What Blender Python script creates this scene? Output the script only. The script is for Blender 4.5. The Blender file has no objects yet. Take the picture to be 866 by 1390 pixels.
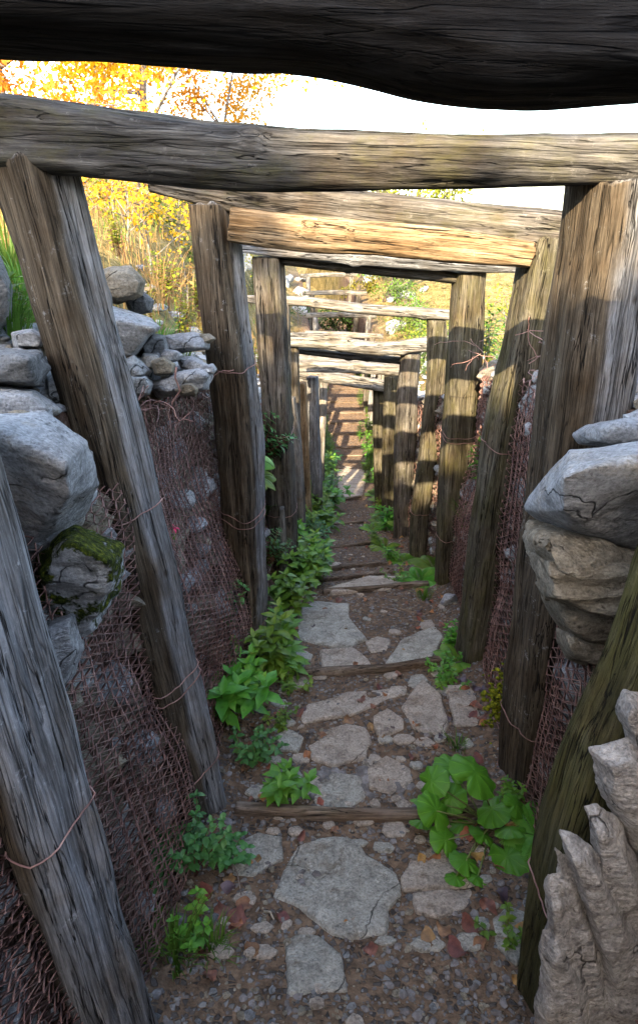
import bpy, bmesh, math, random
from mathutils import Vector, Matrix, noise
random.seed(7)
R = math.radians
C = bpy.data.collections.new('place'); bpy.context.scene.collection.children.link(C)

# ------------------------------------------------------------------ camera model
FPX, CU, CV, PITCH = 900.0, 433.0, 650.0, R(22)
cp, sp = math.cos(PITCH), math.sin(PITCH)
def ray(u, v):
    up = CV - v
    return Vector((u - CU, FPX*cp + up*sp, -FPX*sp + up*cp))
def P(u, v, d):                       # point at forward distance d seen at photo position u,v
    r = ray(u, v); return r*(d/r.y)
def mpp(v, d): return d/ray(CU, v).y  # metres per photo pixel there

# ------------------------------------------------------------------ helpers
def fbm(x, y, z, o=4): return noise.fractal(Vector((x, y, z)), 1.0, 2.0, o, noise_basis='PERLIN_ORIGINAL')
def n3(x, y, z): return noise.noise(Vector((x, y, z)))
def sm(t):
    t = max(0.0, min(1.0, t)); return t*t*(3-2*t)
def interp(tab, x):
    if x <= tab[0][0]:
        (a, b), (c, d) = tab[0], tab[1]; return b + (x-a)*(d-b)/(c-a)
    for (a, b), (c, d) in zip(tab, tab[1:]):
        if x <= c: return b + (x-a)*(d-b)/(c-a)
    return tab[-1][1]
class MB:
    def __init__(s): s.v = []; s.f = []; s.m = []
    def add(s, vs, fs, mi=0):
        o = len(s.v); s.v += [tuple(q) for q in vs]
        s.f += [tuple(i+o for i in f) for f in fs]; s.m += [mi]*len(fs)
    def tube(s, pts, rad, sides=4, cap=True, mi=0):
        n = len(pts); rad = rad if isinstance(rad, (list, tuple)) else [rad]*n
        vs = []; prev = None
        for i, p in enumerate(pts):
            p = Vector(p); d = Vector(pts[min(i+1, n-1)]) - Vector(pts[max(i-1, 0)])
            if d.length < 1e-9: d = Vector((0, 0, 1))
            d.normalize()
            if prev is None: a = d.orthogonal().normalized()
            else:
                a = prev - d*prev.dot(d)
                a = a.normalized() if a.length > 1e-6 else d.orthogonal().normalized()
            prev = a; b = d.cross(a)
            for k in range(sides):
                t = 2*math.pi*k/sides
                vs.append(p + (a*math.cos(t) + b*math.sin(t))*rad[i])
        fs = [(i*sides+k, i*sides+(k+1) % sides, (i+1)*sides+(k+1) % sides, (i+1)*sides+k) for i in range(n-1) for k in range(sides)]
        if cap and sides > 2:
            fs.append(tuple(range(sides-1, -1, -1))); fs.append(tuple((n-1)*sides+k for k in range(sides)))
        s.add(vs, fs, mi)
    def build(s, name, mats, parent=None, smooth=True, loc=None):
        me = bpy.data.meshes.new(name); me.from_pydata(s.v, [], s.f)
        mats = mats if isinstance(mats, (list, tuple)) else [mats]
        for m in mats: me.materials.append(m)
        if len(mats) > 1: me.polygons.foreach_set('material_index', s.m)
        me.polygons.foreach_set('use_smooth', [smooth]*len(s.f)); me.update()
        o = bpy.data.objects.new(name, me); C.objects.link(o)
        if parent: o.parent = parent
        if loc is not None: o.location = loc
        return o
def tag(o, label=None, cat=None, group=None, kind=None):
    if label: o['label'] = label
    if cat: o['category'] = cat
    if group: o['group'] = group
    if kind: o['kind'] = kind
    return o
def empty(name, loc, rz=0):
    o = bpy.data.objects.new(name, None); C.objects.link(o); o.location = loc; o.rotation_euler = (0, 0, rz)
    o.empty_display_size = .05; return o
KIDS = {}
def kid(root, ch): KIDS.setdefault(root.name, []).append(ch); return ch
def dup(root, loc, rz, sc=1.0, tilt=(0, 0)):
    r = root.copy(); C.objects.link(r); r.location = loc; r.rotation_euler = (tilt[0], tilt[1], rz); r.scale = (sc, sc, sc)
    for ch in KIDS.get(root.name, []):
        c = ch.copy(); C.objects.link(c); c.parent = r
    return r

# ------------------------------------------------------------------ materials
class NT:
    def __init__(s, name):
        m = bpy.data.materials.new(name); m.use_nodes = True; s.mat = m; s.t = m.node_tree
        s.b = s.t.nodes['Principled BSDF']; s.o = s.t.nodes['Material Output']
        s.tc = s.n('ShaderNodeTexCoord')
    def n(s, typ, **kw):
        k = s.t.nodes.new(typ)
        for a, b in kw.items(): setattr(k, a, b)
        return k
    def l(s, a, b): s.t.links.new(a, b)
    def put(s, sock, v):
        if isinstance(v, (int, float)): sock.default_value = v
        elif isinstance(v, tuple): sock.default_value = v if len(v) == len(sock.default_value) else v + (1,)
        else: s.l(v, sock)
    def mapping(s, scale, src='Object', loc=None):
        m = s.n('ShaderNodeMapping'); s.l(s.tc.outputs[src], m.inputs[0]); m.inputs['Scale'].default_value = scale
        if loc is not None: s.put(m.inputs['Location'], loc)
        return m.outputs[0]
    def noise(s, vec, scale, detail=6, rough=.6, dist=0.):
        k = s.n('ShaderNodeTexNoise'); s.l(vec, k.inputs['Vector']); k.inputs['Scale'].default_value = scale
        k.inputs['Detail'].default_value = detail; k.inputs['Roughness'].default_value = rough; k.inputs['Distortion'].default_value = dist
        return k.outputs['Fac']
    def vor(s, vec, scale, feat='F1', out='Distance', rnd=1.):
        k = s.n('ShaderNodeTexVoronoi', feature=feat); s.l(vec, k.inputs['Vector']); k.inputs['Scale'].default_value = scale
        k.inputs['Randomness'].default_value = rnd
        return k.outputs[out]
    def ramp(s, fac, stops, interp='LINEAR'):
        k = s.n('ShaderNodeValToRGB'); k.color_ramp.interpolation = interp
        e = k.color_ramp.elements
        while len(e) < len(stops): e.new(.5)
        for el, (p, c) in zip(e, stops):
            el.position = p
            c = (c, c, c) if isinstance(c, (int, float)) else c
            el.color = tuple(c) + (1,)
        s.l(fac, k.inputs[0]); return k.outputs[0]
    def mix(s, fac, a, b, mode='MIX'):
        k = s.n('ShaderNodeMix', data_type='RGBA', blend_type=mode)
        s.put(k.inputs[0], fac); s.put(k.inputs[6], a); s.put(k.inputs[7], b); return k.outputs[2]
    def math(s, op, a, b=0., clamp=False):
        k = s.n('ShaderNodeMath', operation=op, use_clamp=clamp); s.put(k.inputs[0], a); s.put(k.inputs[1], b); return k.outputs[0]
    def add(s, a, b):
        k = s.n('ShaderNodeVectorMath', operation='ADD'); s.put(k.inputs[0], a); s.put(k.inputs[1], b); return k.outputs[0]
    def out(s, col, rough=.85, height=None, bd=.01, bs=.6, spec=.25):
        s.put(s.b.inputs['Base Color'], col); s.put(s.b.inputs['Roughness'], rough)
        s.b.inputs['Specular IOR Level'].default_value = spec
        if height is not None:
            k = s.n('ShaderNodeBump'); k.inputs['Strength'].default_value = bs; k.inputs['Distance'].default_value = bd
            s.l(height, k.inputs['Height']); s.l(k.outputs[0], s.b.inputs['Normal'])
        return s.mat

def wood_mat(name, dark, mid, light, algae=0., crack=1.):
    n = NT(name)
    oi = n.n('ShaderNodeObjectInfo'); rv = n.n('ShaderNodeCombineXYZ')
    n.l(n.math('MULTIPLY', oi.outputs['Random'], 37.), rv.inputs[0]); n.l(n.math('MULTIPLY', oi.outputs['Random'], 13.), rv.inputs[2])
    big = n.add(n.mapping((1, 1, 1)), rv.outputs[0])
    g = n.add(n.mapping((1, 1, .05)), rv.outputs[0])
    a = n.noise(g, 38, 9, .72, .12)
    f = n.noise(n.add(n.mapping((1, 1, .035)), rv.outputs[0]), 210, 4, .65, .1)
    ck = n.noise(n.add(n.mapping((1, 1, .035)), rv.outputs[0]), 21, 5, .55, .15)
    crk = n.ramp(n.math('ABSOLUTE', n.math('SUBTRACT', ck, .5)), [(0, 0.), (.003*crack, .15), (.008*crack, 1.)])
    ck2 = n.noise(n.add(n.mapping((1, 1, .03)), rv.outputs[0]), 48, 2, .5, .4)
    crk2 = n.ramp(n.math('ABSOLUTE', n.math('SUBTRACT', ck2, .5)), [(0, .4), (.018, 1.)])
    col = n.ramp(a, [(.26, dark), (.46, mid), (.7, light)])
    col = n.mix(1., col, n.ramp(f, [(.32, .42), (.58, 1.)]), 'MULTIPLY')
    blot = n.noise(big, 5, 5, .65)
    col = n.mix(n.ramp(blot, [(.42, 0.), (.7, .75)]), col, n.mix(1., col, (.62, .47, .32), 'MULTIPLY'))
    if algae:
        al = n.noise(n.mapping((1, 1, .45)), 7, 6, .75, .3)
        col = n.mix(n.ramp(al, [(.5-.2*algae, 0.), (.74-.15*algae, .85)]), col, n.mix(f, (.035, .034, .01), (.12, .105, .035)))
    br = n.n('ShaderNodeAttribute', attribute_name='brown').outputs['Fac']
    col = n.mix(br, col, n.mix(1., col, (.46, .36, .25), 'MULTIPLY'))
    lch = n.noise(big, 34, 6, .8); col = n.mix(n.math('MULTIPLY', n.ramp(lch, [(.58, 0.), (.66, .55)]), n.ramp(blot, [(.35, 1.), (.5, 0.)])), col, tuple(min(1, c*1.5) for c in light))
    med = n.noise(n.add(n.mapping((1, 1, .16)), rv.outputs[0]), 20, 7, .8); col = n.mix(1., col, n.ramp(med, [(.34, .5), (.55, 1.), (.7, 1.25)]), 'MULTIPLY')
    # scattered knots
    kd = n.vor(n.add(n.mapping((1, 1, .55)), rv.outputs[0]), 5.5)
    col = n.mix(n.ramp(kd, [(.02, .8), (.05, .0)]), col, (.035, .024, .016))
    col = n.mix(crk, (.012, .01, .008), col)
    col = n.mix(1., col, crk2, 'MULTIPLY')
    h = n.math('ADD', n.math('MULTIPLY', a, .5), n.math('ADD', n.math('MULTIPLY', crk, .9), n.math('ADD', n.math('MULTIPLY', crk2, .35), n.math('MULTIPLY', f, .3))))
    return n.out(col, .92, n.math('ADD', h, n.math('MULTIPLY', med, .5)), .014, 1., .08)
W_GREY = wood_mat('weathered_grey_wood', (.06, .056, .052), (.21, .208, .206), (.44, .445, .455))
W_BRWN = wood_mat('weathered_brown_wood', (.036, .031, .026), (.115, .1, .084), (.25, .23, .2), .12)
W_ALG = wood_mat('algae_streaked_wood', (.03, .026, .017), (.1, .087, .062), (.21, .19, .145), .3)
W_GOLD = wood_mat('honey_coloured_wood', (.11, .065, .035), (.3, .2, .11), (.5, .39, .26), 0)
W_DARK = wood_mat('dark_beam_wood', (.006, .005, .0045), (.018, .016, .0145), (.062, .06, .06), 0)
W_PALE = wood_mat('bleached_wood', (.08, .072, .06), (.22, .205, .18), (.38, .365, .335), 0)
W_BEAM = wood_mat('dark_weathered_wood', (.026, .023, .02), (.072, .066, .059), (.175, .163, .145), .15)
W_MOSS = wood_mat('mossy_wood', (.03, .028, .014), (.1, .09, .045), (.2, .18, .11), .75)
W_STEP = wood_mat('step_board_wood', (.07, .05, .035), (.2, .15, .115), (.34, .27, .21), .1)

def rock_mat(name, dark, light, stain, moss=0., lich=.5, crk=1.):
    n = NT(name); v = n.mapping((1, 1, 1), 'Object')
    w = n.noise(v, 3, 5, .6)
    wv = n.n('ShaderNodeTexNoise'); n.l(v, wv.inputs['Vector']); wv.inputs['Scale'].default_value = 5; wv.inputs['Detail'].default_value = 4
    warp = n.n('ShaderNodeVectorMath', operation='SCALE'); n.l(wv.outputs['Color'], warp.inputs[0]); warp.inputs['Scale'].default_value = .22
    vw = n.add(v, warp.outputs[0])
    m = n.noise(vw, 11, 9, .72)
    fine = n.noise(v, 130, 5, .7)
    col = n.ramp(m, [(.28, dark), (.62, light)])
    col = n.mix(n.ramp(n.noise(vw, 6, 7, .75), [(.53, 0.), (.68, lich)]), col, stain)
    spot = n.noise(v, 42, 6, .75)
    col = n.mix(n.ramp(spot, [(.56, 0.), (.66, .5)]), col, tuple(min(1, c*1.35) for c in light))
    col = n.mix(n.ramp(spot, [(.33, .75), (.42, 0.)]), col, tuple(c*.45 for c in dark))
    e1 = n.vor(vw, 4.2, 'DISTANCE_TO_EDGE'); c1 = n.ramp(e1, [(0, .1), (.003*crk, .3), (.010*crk, 1.)])
    gate = n.ramp(n.noise(v, 6, 4), [(.5, 1.), (.56, 0.)])
    c1g = n.math('MAXIMUM', c1, gate)
    col = n.mix(c1g, tuple(c*.22 for c in dark), col)
    col = n.mix(1., col, n.ramp(fine, [(.3, .45), (.58, 1.)]), 'MULTIPLY')
    h = n.math('ADD', n.math('MULTIPLY', m, 1.1), n.math('ADD', n.math('MULTIPLY', c1g, .5), n.math('ADD', n.math('MULTIPLY', fine, .22), n.math('MULTIPLY', spot, .35))))
    if moss:
        g = n.n('ShaderNodeNewGeometry'); sx = n.n('ShaderNodeSeparateXYZ'); n.l(g.outputs['Normal'], sx.inputs[0])
        mf = n.math('ADD', n.noise(v, 9, 7, .7), n.math('MULTIPLY', sx.outputs[2], .16*moss))
        mk = n.ramp(mf, [(.48, 0.), (.53, 1.)])
        mc = n.ramp(n.noise(v, 90, 5, .7), [(.35, (.008, .012, .003)), (.52, (.05, .07, .008)), (.68, (.19, .2, .02))])
        col = n.mix(mk, col, mc); h = n.math('ADD', h, n.math('MULTIPLY', mk, n.noise(v, 70, 4)))
    st = n.noise(n.mapping((1, .6, 4.5)), 9, 7, .75, .3); col = n.mix(1., col, n.ramp(st, [(.33, .6), (.5, 1.), (.7, 1.12)]), 'MULTIPLY')
    pit = n.vor(vw, 60); col = n.mix(n.math('MULTIPLY', n.ramp(pit, [(.08, .7), (.2, 0.)]), gate), col, tuple(c*.35 for c in dark))
    return n.out(col, .92, n.math('ADD', h, n.math('MULTIPLY', st, .8)), .026, 1., .12)
ROCK = rock_mat('grey_limestone', (.24, .24, .24), (.52, .52, .52), (.42, .34, .23), 0, .6)
ROCKM = rock_mat('mossy_limestone', (.26, .26, .26), (.72, .73, .73), (.06, .065, .06), 1., .9)
ROCKD = rock_mat('dark_limestone', (.11, .11, .11), (.3, .3, .295), (.2, .17, .13), 0, .4)
ROCKB = rock_mat('brown_limestone', (.12, .095, .065), (.4, .345, .26), (.3, .2, .1), 0, .6)
ROCKS = rock_mat('flaky_buff_limestone', (.24, .2, .17), (.58, .52, .45), (.38, .26, .15), 0, .5)
SLAB = rock_mat('flagstone', (.3, .27, .22), (.58, .54, .46), (.17, .12, .075), 0, .8, .7)
SLAB2 = rock_mat('warm_flagstone', (.34, .27, .215), (.62, .52, .42), (.2, .13, .08), 0, .8, .7)
ROCKW = rock_mat('white_limestone', (.3, .3, .29), (.52, .52, .5), (.42, .38, .3), 0, .4)  # one pale stone tone for wall stones, rubble and far slope alike

def rust_mat():
    n = NT('rusty_wire'); v = n.mapping((1, 1, 1))
    c = n.ramp(n.noise(v, 14, 5, .7), [(.32, (.07, .035, .028)), (.5, (.25, .125, .1)), (.68, (.42, .26, .21))])
    return n.out(c, .6, None, spec=.5)
RUST = rust_mat()
def simple(name, stops, scale=8, rough=.7, spec=.3, trans=0., detail=4):
    n = NT(name); oi = n.n('ShaderNodeObjectInfo')
    v = n.mapping((1, 1, 1)); c = n.ramp(n.noise(v, scale, detail, .65), stops)
    c = n.mix(n.ramp(n.noise(v, scale*5, 3, .6), [(.62, 0.), (.7, .55)]), c, n.mix(1., c, (.55, .42, .25), 'MULTIPLY'))
    hs = n.n('ShaderNodeHueSaturation'); n.l(c, hs.inputs['Color'])
    n.l(n.math('ADD', n.math('MULTIPLY', oi.outputs['Random'], .5), .75), hs.inputs['Value'])
    n.l(n.math('ADD', n.math('MULTIPLY', oi.outputs['Random'], .06), .465), hs.inputs['Hue'])
    m = n.out(hs.outputs[0], rough, None, spec=spec)
    if trans:
        tr = n.n('ShaderNodeBsdfTranslucent'); n.l(hs.outputs[0], tr.inputs[0])
        mx = n.n('ShaderNodeMixShader'); mx.inputs[0].default_value = trans
        n.l(n.b.outputs[0], mx.inputs[1]); n.l(tr.outputs[0], mx.inputs[2]); n.l(mx.outputs[0], n.o.inputs[0])
    return m
HERB = simple('herb_leaf', [(.3, (.045, .14, .015)), (.5, (.1, .25, .025)), (.7, (.24, .38, .05))], 9, .5, .4, .35)
HERBD = simple('dark_herb_leaf', [(.3, (.03, .1, .025)), (.5, (.06, .18, .045)), (.7, (.13, .27, .07))], 9, .5, .4, .3)
HERBL = simple('lime_leaf', [(.3, (.05, .14, .01)), (.5, (.1, .24, .02)), (.7, (.2, .33, .05))], 9, .5, .4, .4)
GRASS = simple('green_grass', [(.3, (.03, .09, .01)), (.5, (.08, .17, .02)), (.7, (.18, .26, .05))], 5, .6, .3, .4)
DRY = simple('dry_grass', [(.3, (.15, .1, .04)), (.5, (.32, .22, .07)), (.7, (.45, .35, .14))], 5, .7, .2, .4)
STEM = simple('plant_stem', [(.3, (.06, .09, .02)), (.7, (.14, .14, .04))], 8)
STEMR = simple('reddish_stem', [(.3, (.1, .04, .02)), (.7, (.2, .1, .05))], 8)
DEAD = simple('fallen_leaf_brown', [(.3, (.06, .028, .016)), (.5, (.16, .075, .04)), (.72, (.32, .17, .09))], 30, .6, .35, .1)
DEAD2 = simple('fallen_leaf_orange', [(.3, (.16, .065, .025)), (.5, (.3, .13, .045)), (.7, (.42, .22, .09))], 30, .6, .35, .15)
DEAD3 = simple('fallen_leaf_purple', [(.3, (.03, .018, .022)), (.7, (.11, .065, .075))], 30, .5, .5, .05)
BARK = simple('tree_bark', [(.3, (.06, .05, .04)), (.5, (.16, .14, .12)), (.7, (.3, .28, .25))], 18)
BARKD = simple('dark_tree_bark', [(.3, (.02, .017, .013)), (.7, (.08, .065, .05))], 18)
GOLD = simple('golden_leaf', [(.3, (.45, .22, .01)), (.5, (.74, .44, .03)), (.7, (.8, .6, .08))], 1.2, .6, .3, .5)
GOLDG = simple('yellow_green_leaf', [(.3, (.1, .13, .01)), (.5, (.25, .26, .03)), (.7, (.45, .4, .06))], 1.2, .6, .3, .5)
CROWN = simple('green_leaf', [(.3, (.02, .05, .01)), (.5, (.05, .1, .02)), (.7, (.1, .16, .03))], 1.2, .6, .3, .3)
MOSS = simple('moss', [(.35, (.03, .04, .004)), (.5, (.12, .13, .01)), (.7, (.28, .26, .02))], 60, .9, .1, .1)
PEB = simple('pebble_stone', [(.3, (.06, .052, .045)), (.5, (.14, .125, .11)), (.7, (.3, .28, .26))], 30, .8, .3, 0, 6)
STICK = simple('dry_twig', [(.3, (.14, .1, .07)), (.7, (.34, .28, .22))], 20)
PINK = simple('pink_flower', [(.3, (.5, .03, .12)), (.7, (.6, .06, .2))], 20)
def vein(name, dark, light):
    n = NT(name); v = n.mapping((1, 1, 1))
    c = n.mix(n.noise(v, 22, 6, .7), dark, light)
    gr = n.n('ShaderNodeTexGradient', gradient_type='RADIAL'); n.l(v, gr.inputs[0])
    an = n.math('ADD', n.math('MULTIPLY', gr.outputs['Fac'], 9.), n.math('MULTIPLY', n.noise(v, 30, 2), .5))
    e = n.math('ABSOLUTE', n.math('SUBTRACT', n.math('FRACT', an), .5)); c = n.mix(n.ramp(e, [(0, .6), (.05, 0.)]), c, tuple(min(1, q*1.6) for q in light))
    m = n.out(c, .55, e, .004, .4, .35)
    tr = n.n('ShaderNodeBsdfTranslucent'); n.l(c, tr.inputs[0])
    mx = n.n('ShaderNodeMixShader'); mx.inputs[0].default_value = .3
    n.l(n.b.outputs[0], mx.inputs[1]); n.l(tr.outputs[0], mx.inputs[2]); n.l(mx.outputs[0], n.o.inputs[0]); return m
BUTTER = vein('butterbur_leaf', (.035, .14, .008), (.1, .27, .02))

def ground_mat():
    n = NT('trench_soil_and_turf'); v = n.mapping((1, 1, 1))
    at = n.n('ShaderNodeAttribute', attribute_name='zone')
    peb = n.vor(v, 62, 'F1', 'Color'); pd = n.vor(v, 62); pe = n.vor(v, 62, 'DISTANCE_TO_EDGE')
    sxx = n.n('ShaderNodeSeparateXYZ'); n.l(peb, sxx.inputs[0])
    stone = n.ramp(sxx.outputs[0], [(0, (.045, .036, .03)), (.6, (.1, .082, .07)), (1, (.24, .22, .2))])
    soil = n.ramp(n.noise(v, 22, 8, .75), [(.3, (.045, .028, .017)), (.52, (.15, .095, .06)), (.72, (.27, .18, .115))])
    mask = n.math('MULTIPLY', n.ramp(sxx.outputs[1], [(.45, 0.), (.55, 1.)]), n.ramp(pe, [(.05, 0.), (.16, 1.)]))
    floor = n.mix(mask, soil, stone)
    turf = n.ramp(n.math('ADD', n.math('MULTIPLY', n.noise(v, 2.6, 8, .8), .45), n.math('MULTIPLY', n.noise(v, 24, 8, .8), .55)), [(.38, (.015, .016, .006)), (.47, (.1, .08, .025)), (.56, (.28, .2, .08)), (.64, (.5, .46, .36))])
    wall = n.ramp(n.noise(v, 26, 8, .75), [(.32, (.03, .016, .01)), (.52, (.12, .07, .05)), (.7, (.32, .26, .21))])
    sp2 = n.n('ShaderNodeSeparateColor'); n.l(at.outputs['Color'], sp2.inputs[0])
    col = n.mix(sp2.outputs[0], floor, wall); col = n.mix(sp2.outputs[1], col, turf)
    h = n.math('ADD', n.math('MULTIPLY', mask, .6), n.noise(v, 30, 6, .7))
    return n.out(col, .95, h, .02, .8, .15)
GROUND = ground_mat()

# ------------------------------------------------------------------ terrain
PATH = [(-14, 2.0), (0, -1.4), (1.08, -1.70), (1.6, -1.81), (2.4, -1.90), (3.55, -2.15), (4.5, -2.52), (6.0, -2.98), (7.1, -3.30), (8, -3.53),
        (10, -3.92), (12, -4.22), (13.5, -4.12), (15, -4.0), (18, -3.5), (22, -3.05), (30, -2.9), (45, -3.3), (70, -4.5), (120, -7)]
XC = [(-14, -.6), (0, .05), (1.6, .13), (2.55, .2), (3.6, .28), (5.5, .28), (8, .4), (12, .5), (15, .55), (20, .25), (25, -.3), (30, -1.2), (60, -6)]
def path(y): return interp(PATH, y) if y < 120 else -7 - (y-120)*.01
def xc(y): return interp(XC, min(y, 60))
def depthf(y): return 1.35*(1-sm((y-27)/5)) if y > 0 else 1.35
FL, FR, RL, RR = .56, .58, .74, .63
def rough(y): return 1.0
def floorz(x, y): return path(y) + .016*fbm(x*3, y*3, 1) + .05*sm((abs(x-xc(y)-.01)-.38)/.2)
def outL(s, y):
    q = max(0, -s-RL); base = path(y) + depthf(y)
    hill = -.4 + (.06*min(y, 45) if y > 0 else -.22*y)
    t = sm(q/(.15*max(y, 1)+.3)); z = base*(1-t) + hill*t + .1*max(0, min(q, 18)-2.5)
    if y > 55: z = z - (y-55)*.045; z = max(z, -30)
    return z + min(q, 1)*.1*fbm(s*.9, y*.9, 5) + min(q/6, 1)*.5*fbm(s*.15, y*.15, 9)
def outR(s, y):
    q = max(0, s-RR); base = path(y) + depthf(y)
    z = base + .28*sm(q/.7) + .03*min(q, 20)
    lim = -1.9 - .012*max(0, y-30)
    t = sm((q-1)/8)*.7 if y > 3 else 0
    z = z*(1-t) + lim*t
    z = max(z, -30)
    return z + min(q, 1)*.1*fbm(s*.9+40, y*.9, 5) + min(q/6, 1)*.3*fbm(s*.15, y*.15, 19)
def wallpt(side, y, t, off=0.):
    c = xc(y); k = depthf(y)/1.35
    b = .05*fbm(y*1.3, t*1.8, 3+side*7, 3)*(1 if 0 < t < 1 else .4)
    if side < 0: x = c - (FL + (RL-FL)*t) + b + off
    else: x = c + (FR + (RR-FR)*t) + b - off
    return Vector((x, y, path(y) + .03 + (depthf(y)-.03)*t))
def hz(x, y):
    c = xc(y); s = x - c
    if -FL <= s <= FR: return floorz(x, y)
    if s < -RL: return outL(s, y)
    if s > RR: return outR(s, y)
    t = (-s-FL)/(RL-FL) if s < 0 else (s-FR)/(RR-FR)
    return path(y) + depthf(y)*t
def G(u, v, lo=.5, hi=80):            # where the ray meets the ground
    r = ray(u, v); r = r/r.y; y = lo; st = .02
    while y < hi:
        if r.z*y <= hz(r.x*y, y): break
        y += st; st = max(.02, y*.006)
    a, b = y-st, y
    for _ in range(14):
        m = (a+b)/2
        if r.z*m <= hz(r.x*m, m): b = m
        else: a = m
    return Vector((r.x*b, b, hz(r.x*b, b)))
def build_ground():
    ys = []; y = -14.0
    while y < 1500:
        ys.append(y)
        y += .5 if y < 0 else (.03 if y < 4 else (.06 if y < 9 else (.2 if y < 30 else (1.2 if y < 80 else y*.12))))
    outs = [0]; q = .04
    while q < 900: outs.append(q); q *= 1.13
    vs = []; zone = []; W = 0
    for y in ys:
        row = []
        c = xc(y)
        for q in reversed(outs[1:]):
            s = -RL-q; row.append((c+s, y, outL(s, y), (0, sm(q/.5), 0)))
        for k in range(22, -1, -1):
            p = wallpt(-1, y, k/22); row.append((p.x, p.y, p.z, (1, 0, 0)))
        for k in range(1, 44):
            s = -FL + (FL+FR)*k/44; e = sm((abs(s)-.48)/.1); row.append((c+s, y, floorz(c+s, y), (e, 0, 0)))
        for k in range(0, 23):
            p = wallpt(1, y, k/22); row.append((p.x, p.y, p.z, (1, 0, 0)))
        for q in outs[1:]:
            s = RR+q; row.append((c+s, y, outR(s, y), (0, sm(q/.5), 0)))
        W = len(row); vs += row
    fs = [(j*W+i, j*W+i+1, (j+1)*W+i+1, (j+1)*W+i) for j in range(len(ys)-1) for i in range(W-1)]
    mb = MB(); mb.add([v[:3] for v in vs], fs); o = mb.build('ground', GROUND)
    ca = o.data.color_attributes.new('zone', 'FLOAT_COLOR', 'POINT')
    flat = []
    for v in vs: flat += [v[3][0], max(v[3][1], sm((v[1]-20)/3)), v[3][2], 1.]
    ca.data.foreach_set('color', flat)
    tag(o, kind='structure')
build_ground()

# ------------------------------------------------------------------ logs
def catmull(p, t):
    n = len(p)-1; x = t*n; i = min(int(x), n-1); f = x-i
    a, b, c, d = p[max(i-1, 0)], p[i], p[i+1], p[min(i+2, n)]
    return tuple(.5*((2*b[k]) + (-a[k]+c[k])*f + (2*a[k]-5*b[k]+4*c[k]-d[k])*f*f + (-a[k]+3*b[k]-3*c[k]+d[k])*f**3) for k in range(len(b)))
def log(name, pts, thick, mat, ex=4., rot=0., beam=False, rings=110, seg=56, amp=1., taper_end=0., seed=None, bulges=(), brown=None):
    """pts: list of (world Vector, width)."""
    seed = random.random()*50 if seed is None else seed
    p0, p1 = pts[0][0], pts[-1][0]; Z = (p1-p0).normalized(); L = (p1-p0).length
    ref = Vector((0, 0, 1)) if beam else Vector((1, 0, 0))
    X = (ref - Z*ref.dot(Z)).normalized(); Y = Z.cross(X)
    M = Matrix((X, Y, Z)).transposed().to_4x4(); M.translation = p0; Mi = M.inverted()
    loc = [tuple(Mi @ q) + (w,) for q, w in pts]
    vs = []; rs = math.radians(-rot)
    def sect(t, th, extra=1.0):
        x, y, z, w = catmull(loc, t); w = max(w, .004)
        a = th + rs; cx, sy = abs(math.cos(a)), abs(math.sin(a))
        r = (cx**ex + sy**ex)**(-1/ex)
        lx, ly = r*math.cos(a)*w/2, r*math.sin(a)*thick*(w/pts[0][1])**.5/2 if not beam else r*math.sin(a)*thick*(w/(sum(q[1] for q in pts)/len(pts)))**.6/2
        qx, qy = lx*math.cos(-rs) - ly*math.sin(-rs), lx*math.sin(-rs) + ly*math.cos(-rs)
        ct, st = math.cos(th), math.sin(th)
        m = 1 + amp*(.10*fbm(ct*.9+seed, st*.9, z*2.2, 3) + .05*fbm(ct*2.5, st*2.5+seed, z*3.5, 3))
        cr = n3(ct*3.2+seed, st*3.2, z*.9); gr = max(0, 1-abs(cr)/.07)
        cr2 = n3(ct*8+seed*2, st*8, z*.8+9); gr2 = max(0, 1-abs(cr2)/.12)
        kn = 0
        for (bt, bth, bs) in bulges:
            dz = (z/L-bt)*L/bs; da = (math.atan2(math.sin(th-bth), math.cos(th-bth)))*w*.5/bs
            kn += math.exp(-(dz*dz+da*da)*2)*bs*.35
        m2 = m - amp*(gr*.055 + gr2*.018)
        rr = math.hypot(qx, qy) or 1e-6
        return (x + qx*m2*extra + qx/rr*kn, y + qy*m2*extra + qy/rr*kn, z)
    for i in range(rings+1):
        t = i/rings
        for k in range(seg):
            th = 2*math.pi*k/seg; v = list(sect(t, th))
            if i in (0, rings): v[2] += .014*n3(v[0]*25+seed, v[1]*25, 3)*(-1 if i == 0 else 1)
            vs.append(v)
    fs = [(i*seg+k, (i+1)*seg+k, (i+1)*seg+(k+1) % seg, i*seg+(k+1) % seg) for i in range(rings) for k in range(seg)]
    fs = [f[::-1] for f in fs]
    for t, base, flip, dz in ((0, 0, False, -.006), (1, rings*seg, True, .006)):
        o = len(vs)
        for k in range(seg):
            v = list(sect(t, 2*math.pi*k/seg, .93)); v[2] += dz + .01*n3(v[0]*40, v[1]*40+seed, 5); vs.append(v)
        x, y, z, w = catmull(loc, t); vs.append((x, y, z+dz)); ctr = len(vs)-1
        for k in range(seg):
            a, b = base+k, base+(k+1) % seg; c, d = o+(k+1) % seg, o+k
            f1, f2 = (a, b, c, d), (d, c, ctr)
            fs += [f1[::-1], f2[::-1]] if not flip else [f1, f2]
    mb = MB(); mb.add(vs, fs); o = mb.build(name, mat); o.matrix_world = M
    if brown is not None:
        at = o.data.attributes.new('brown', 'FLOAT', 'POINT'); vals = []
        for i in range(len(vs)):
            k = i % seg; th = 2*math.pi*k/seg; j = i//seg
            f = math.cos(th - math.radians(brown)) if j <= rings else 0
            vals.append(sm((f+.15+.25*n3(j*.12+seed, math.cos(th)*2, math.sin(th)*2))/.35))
        at.data.foreach_set('value', vals)
    return o, sect, L
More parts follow.
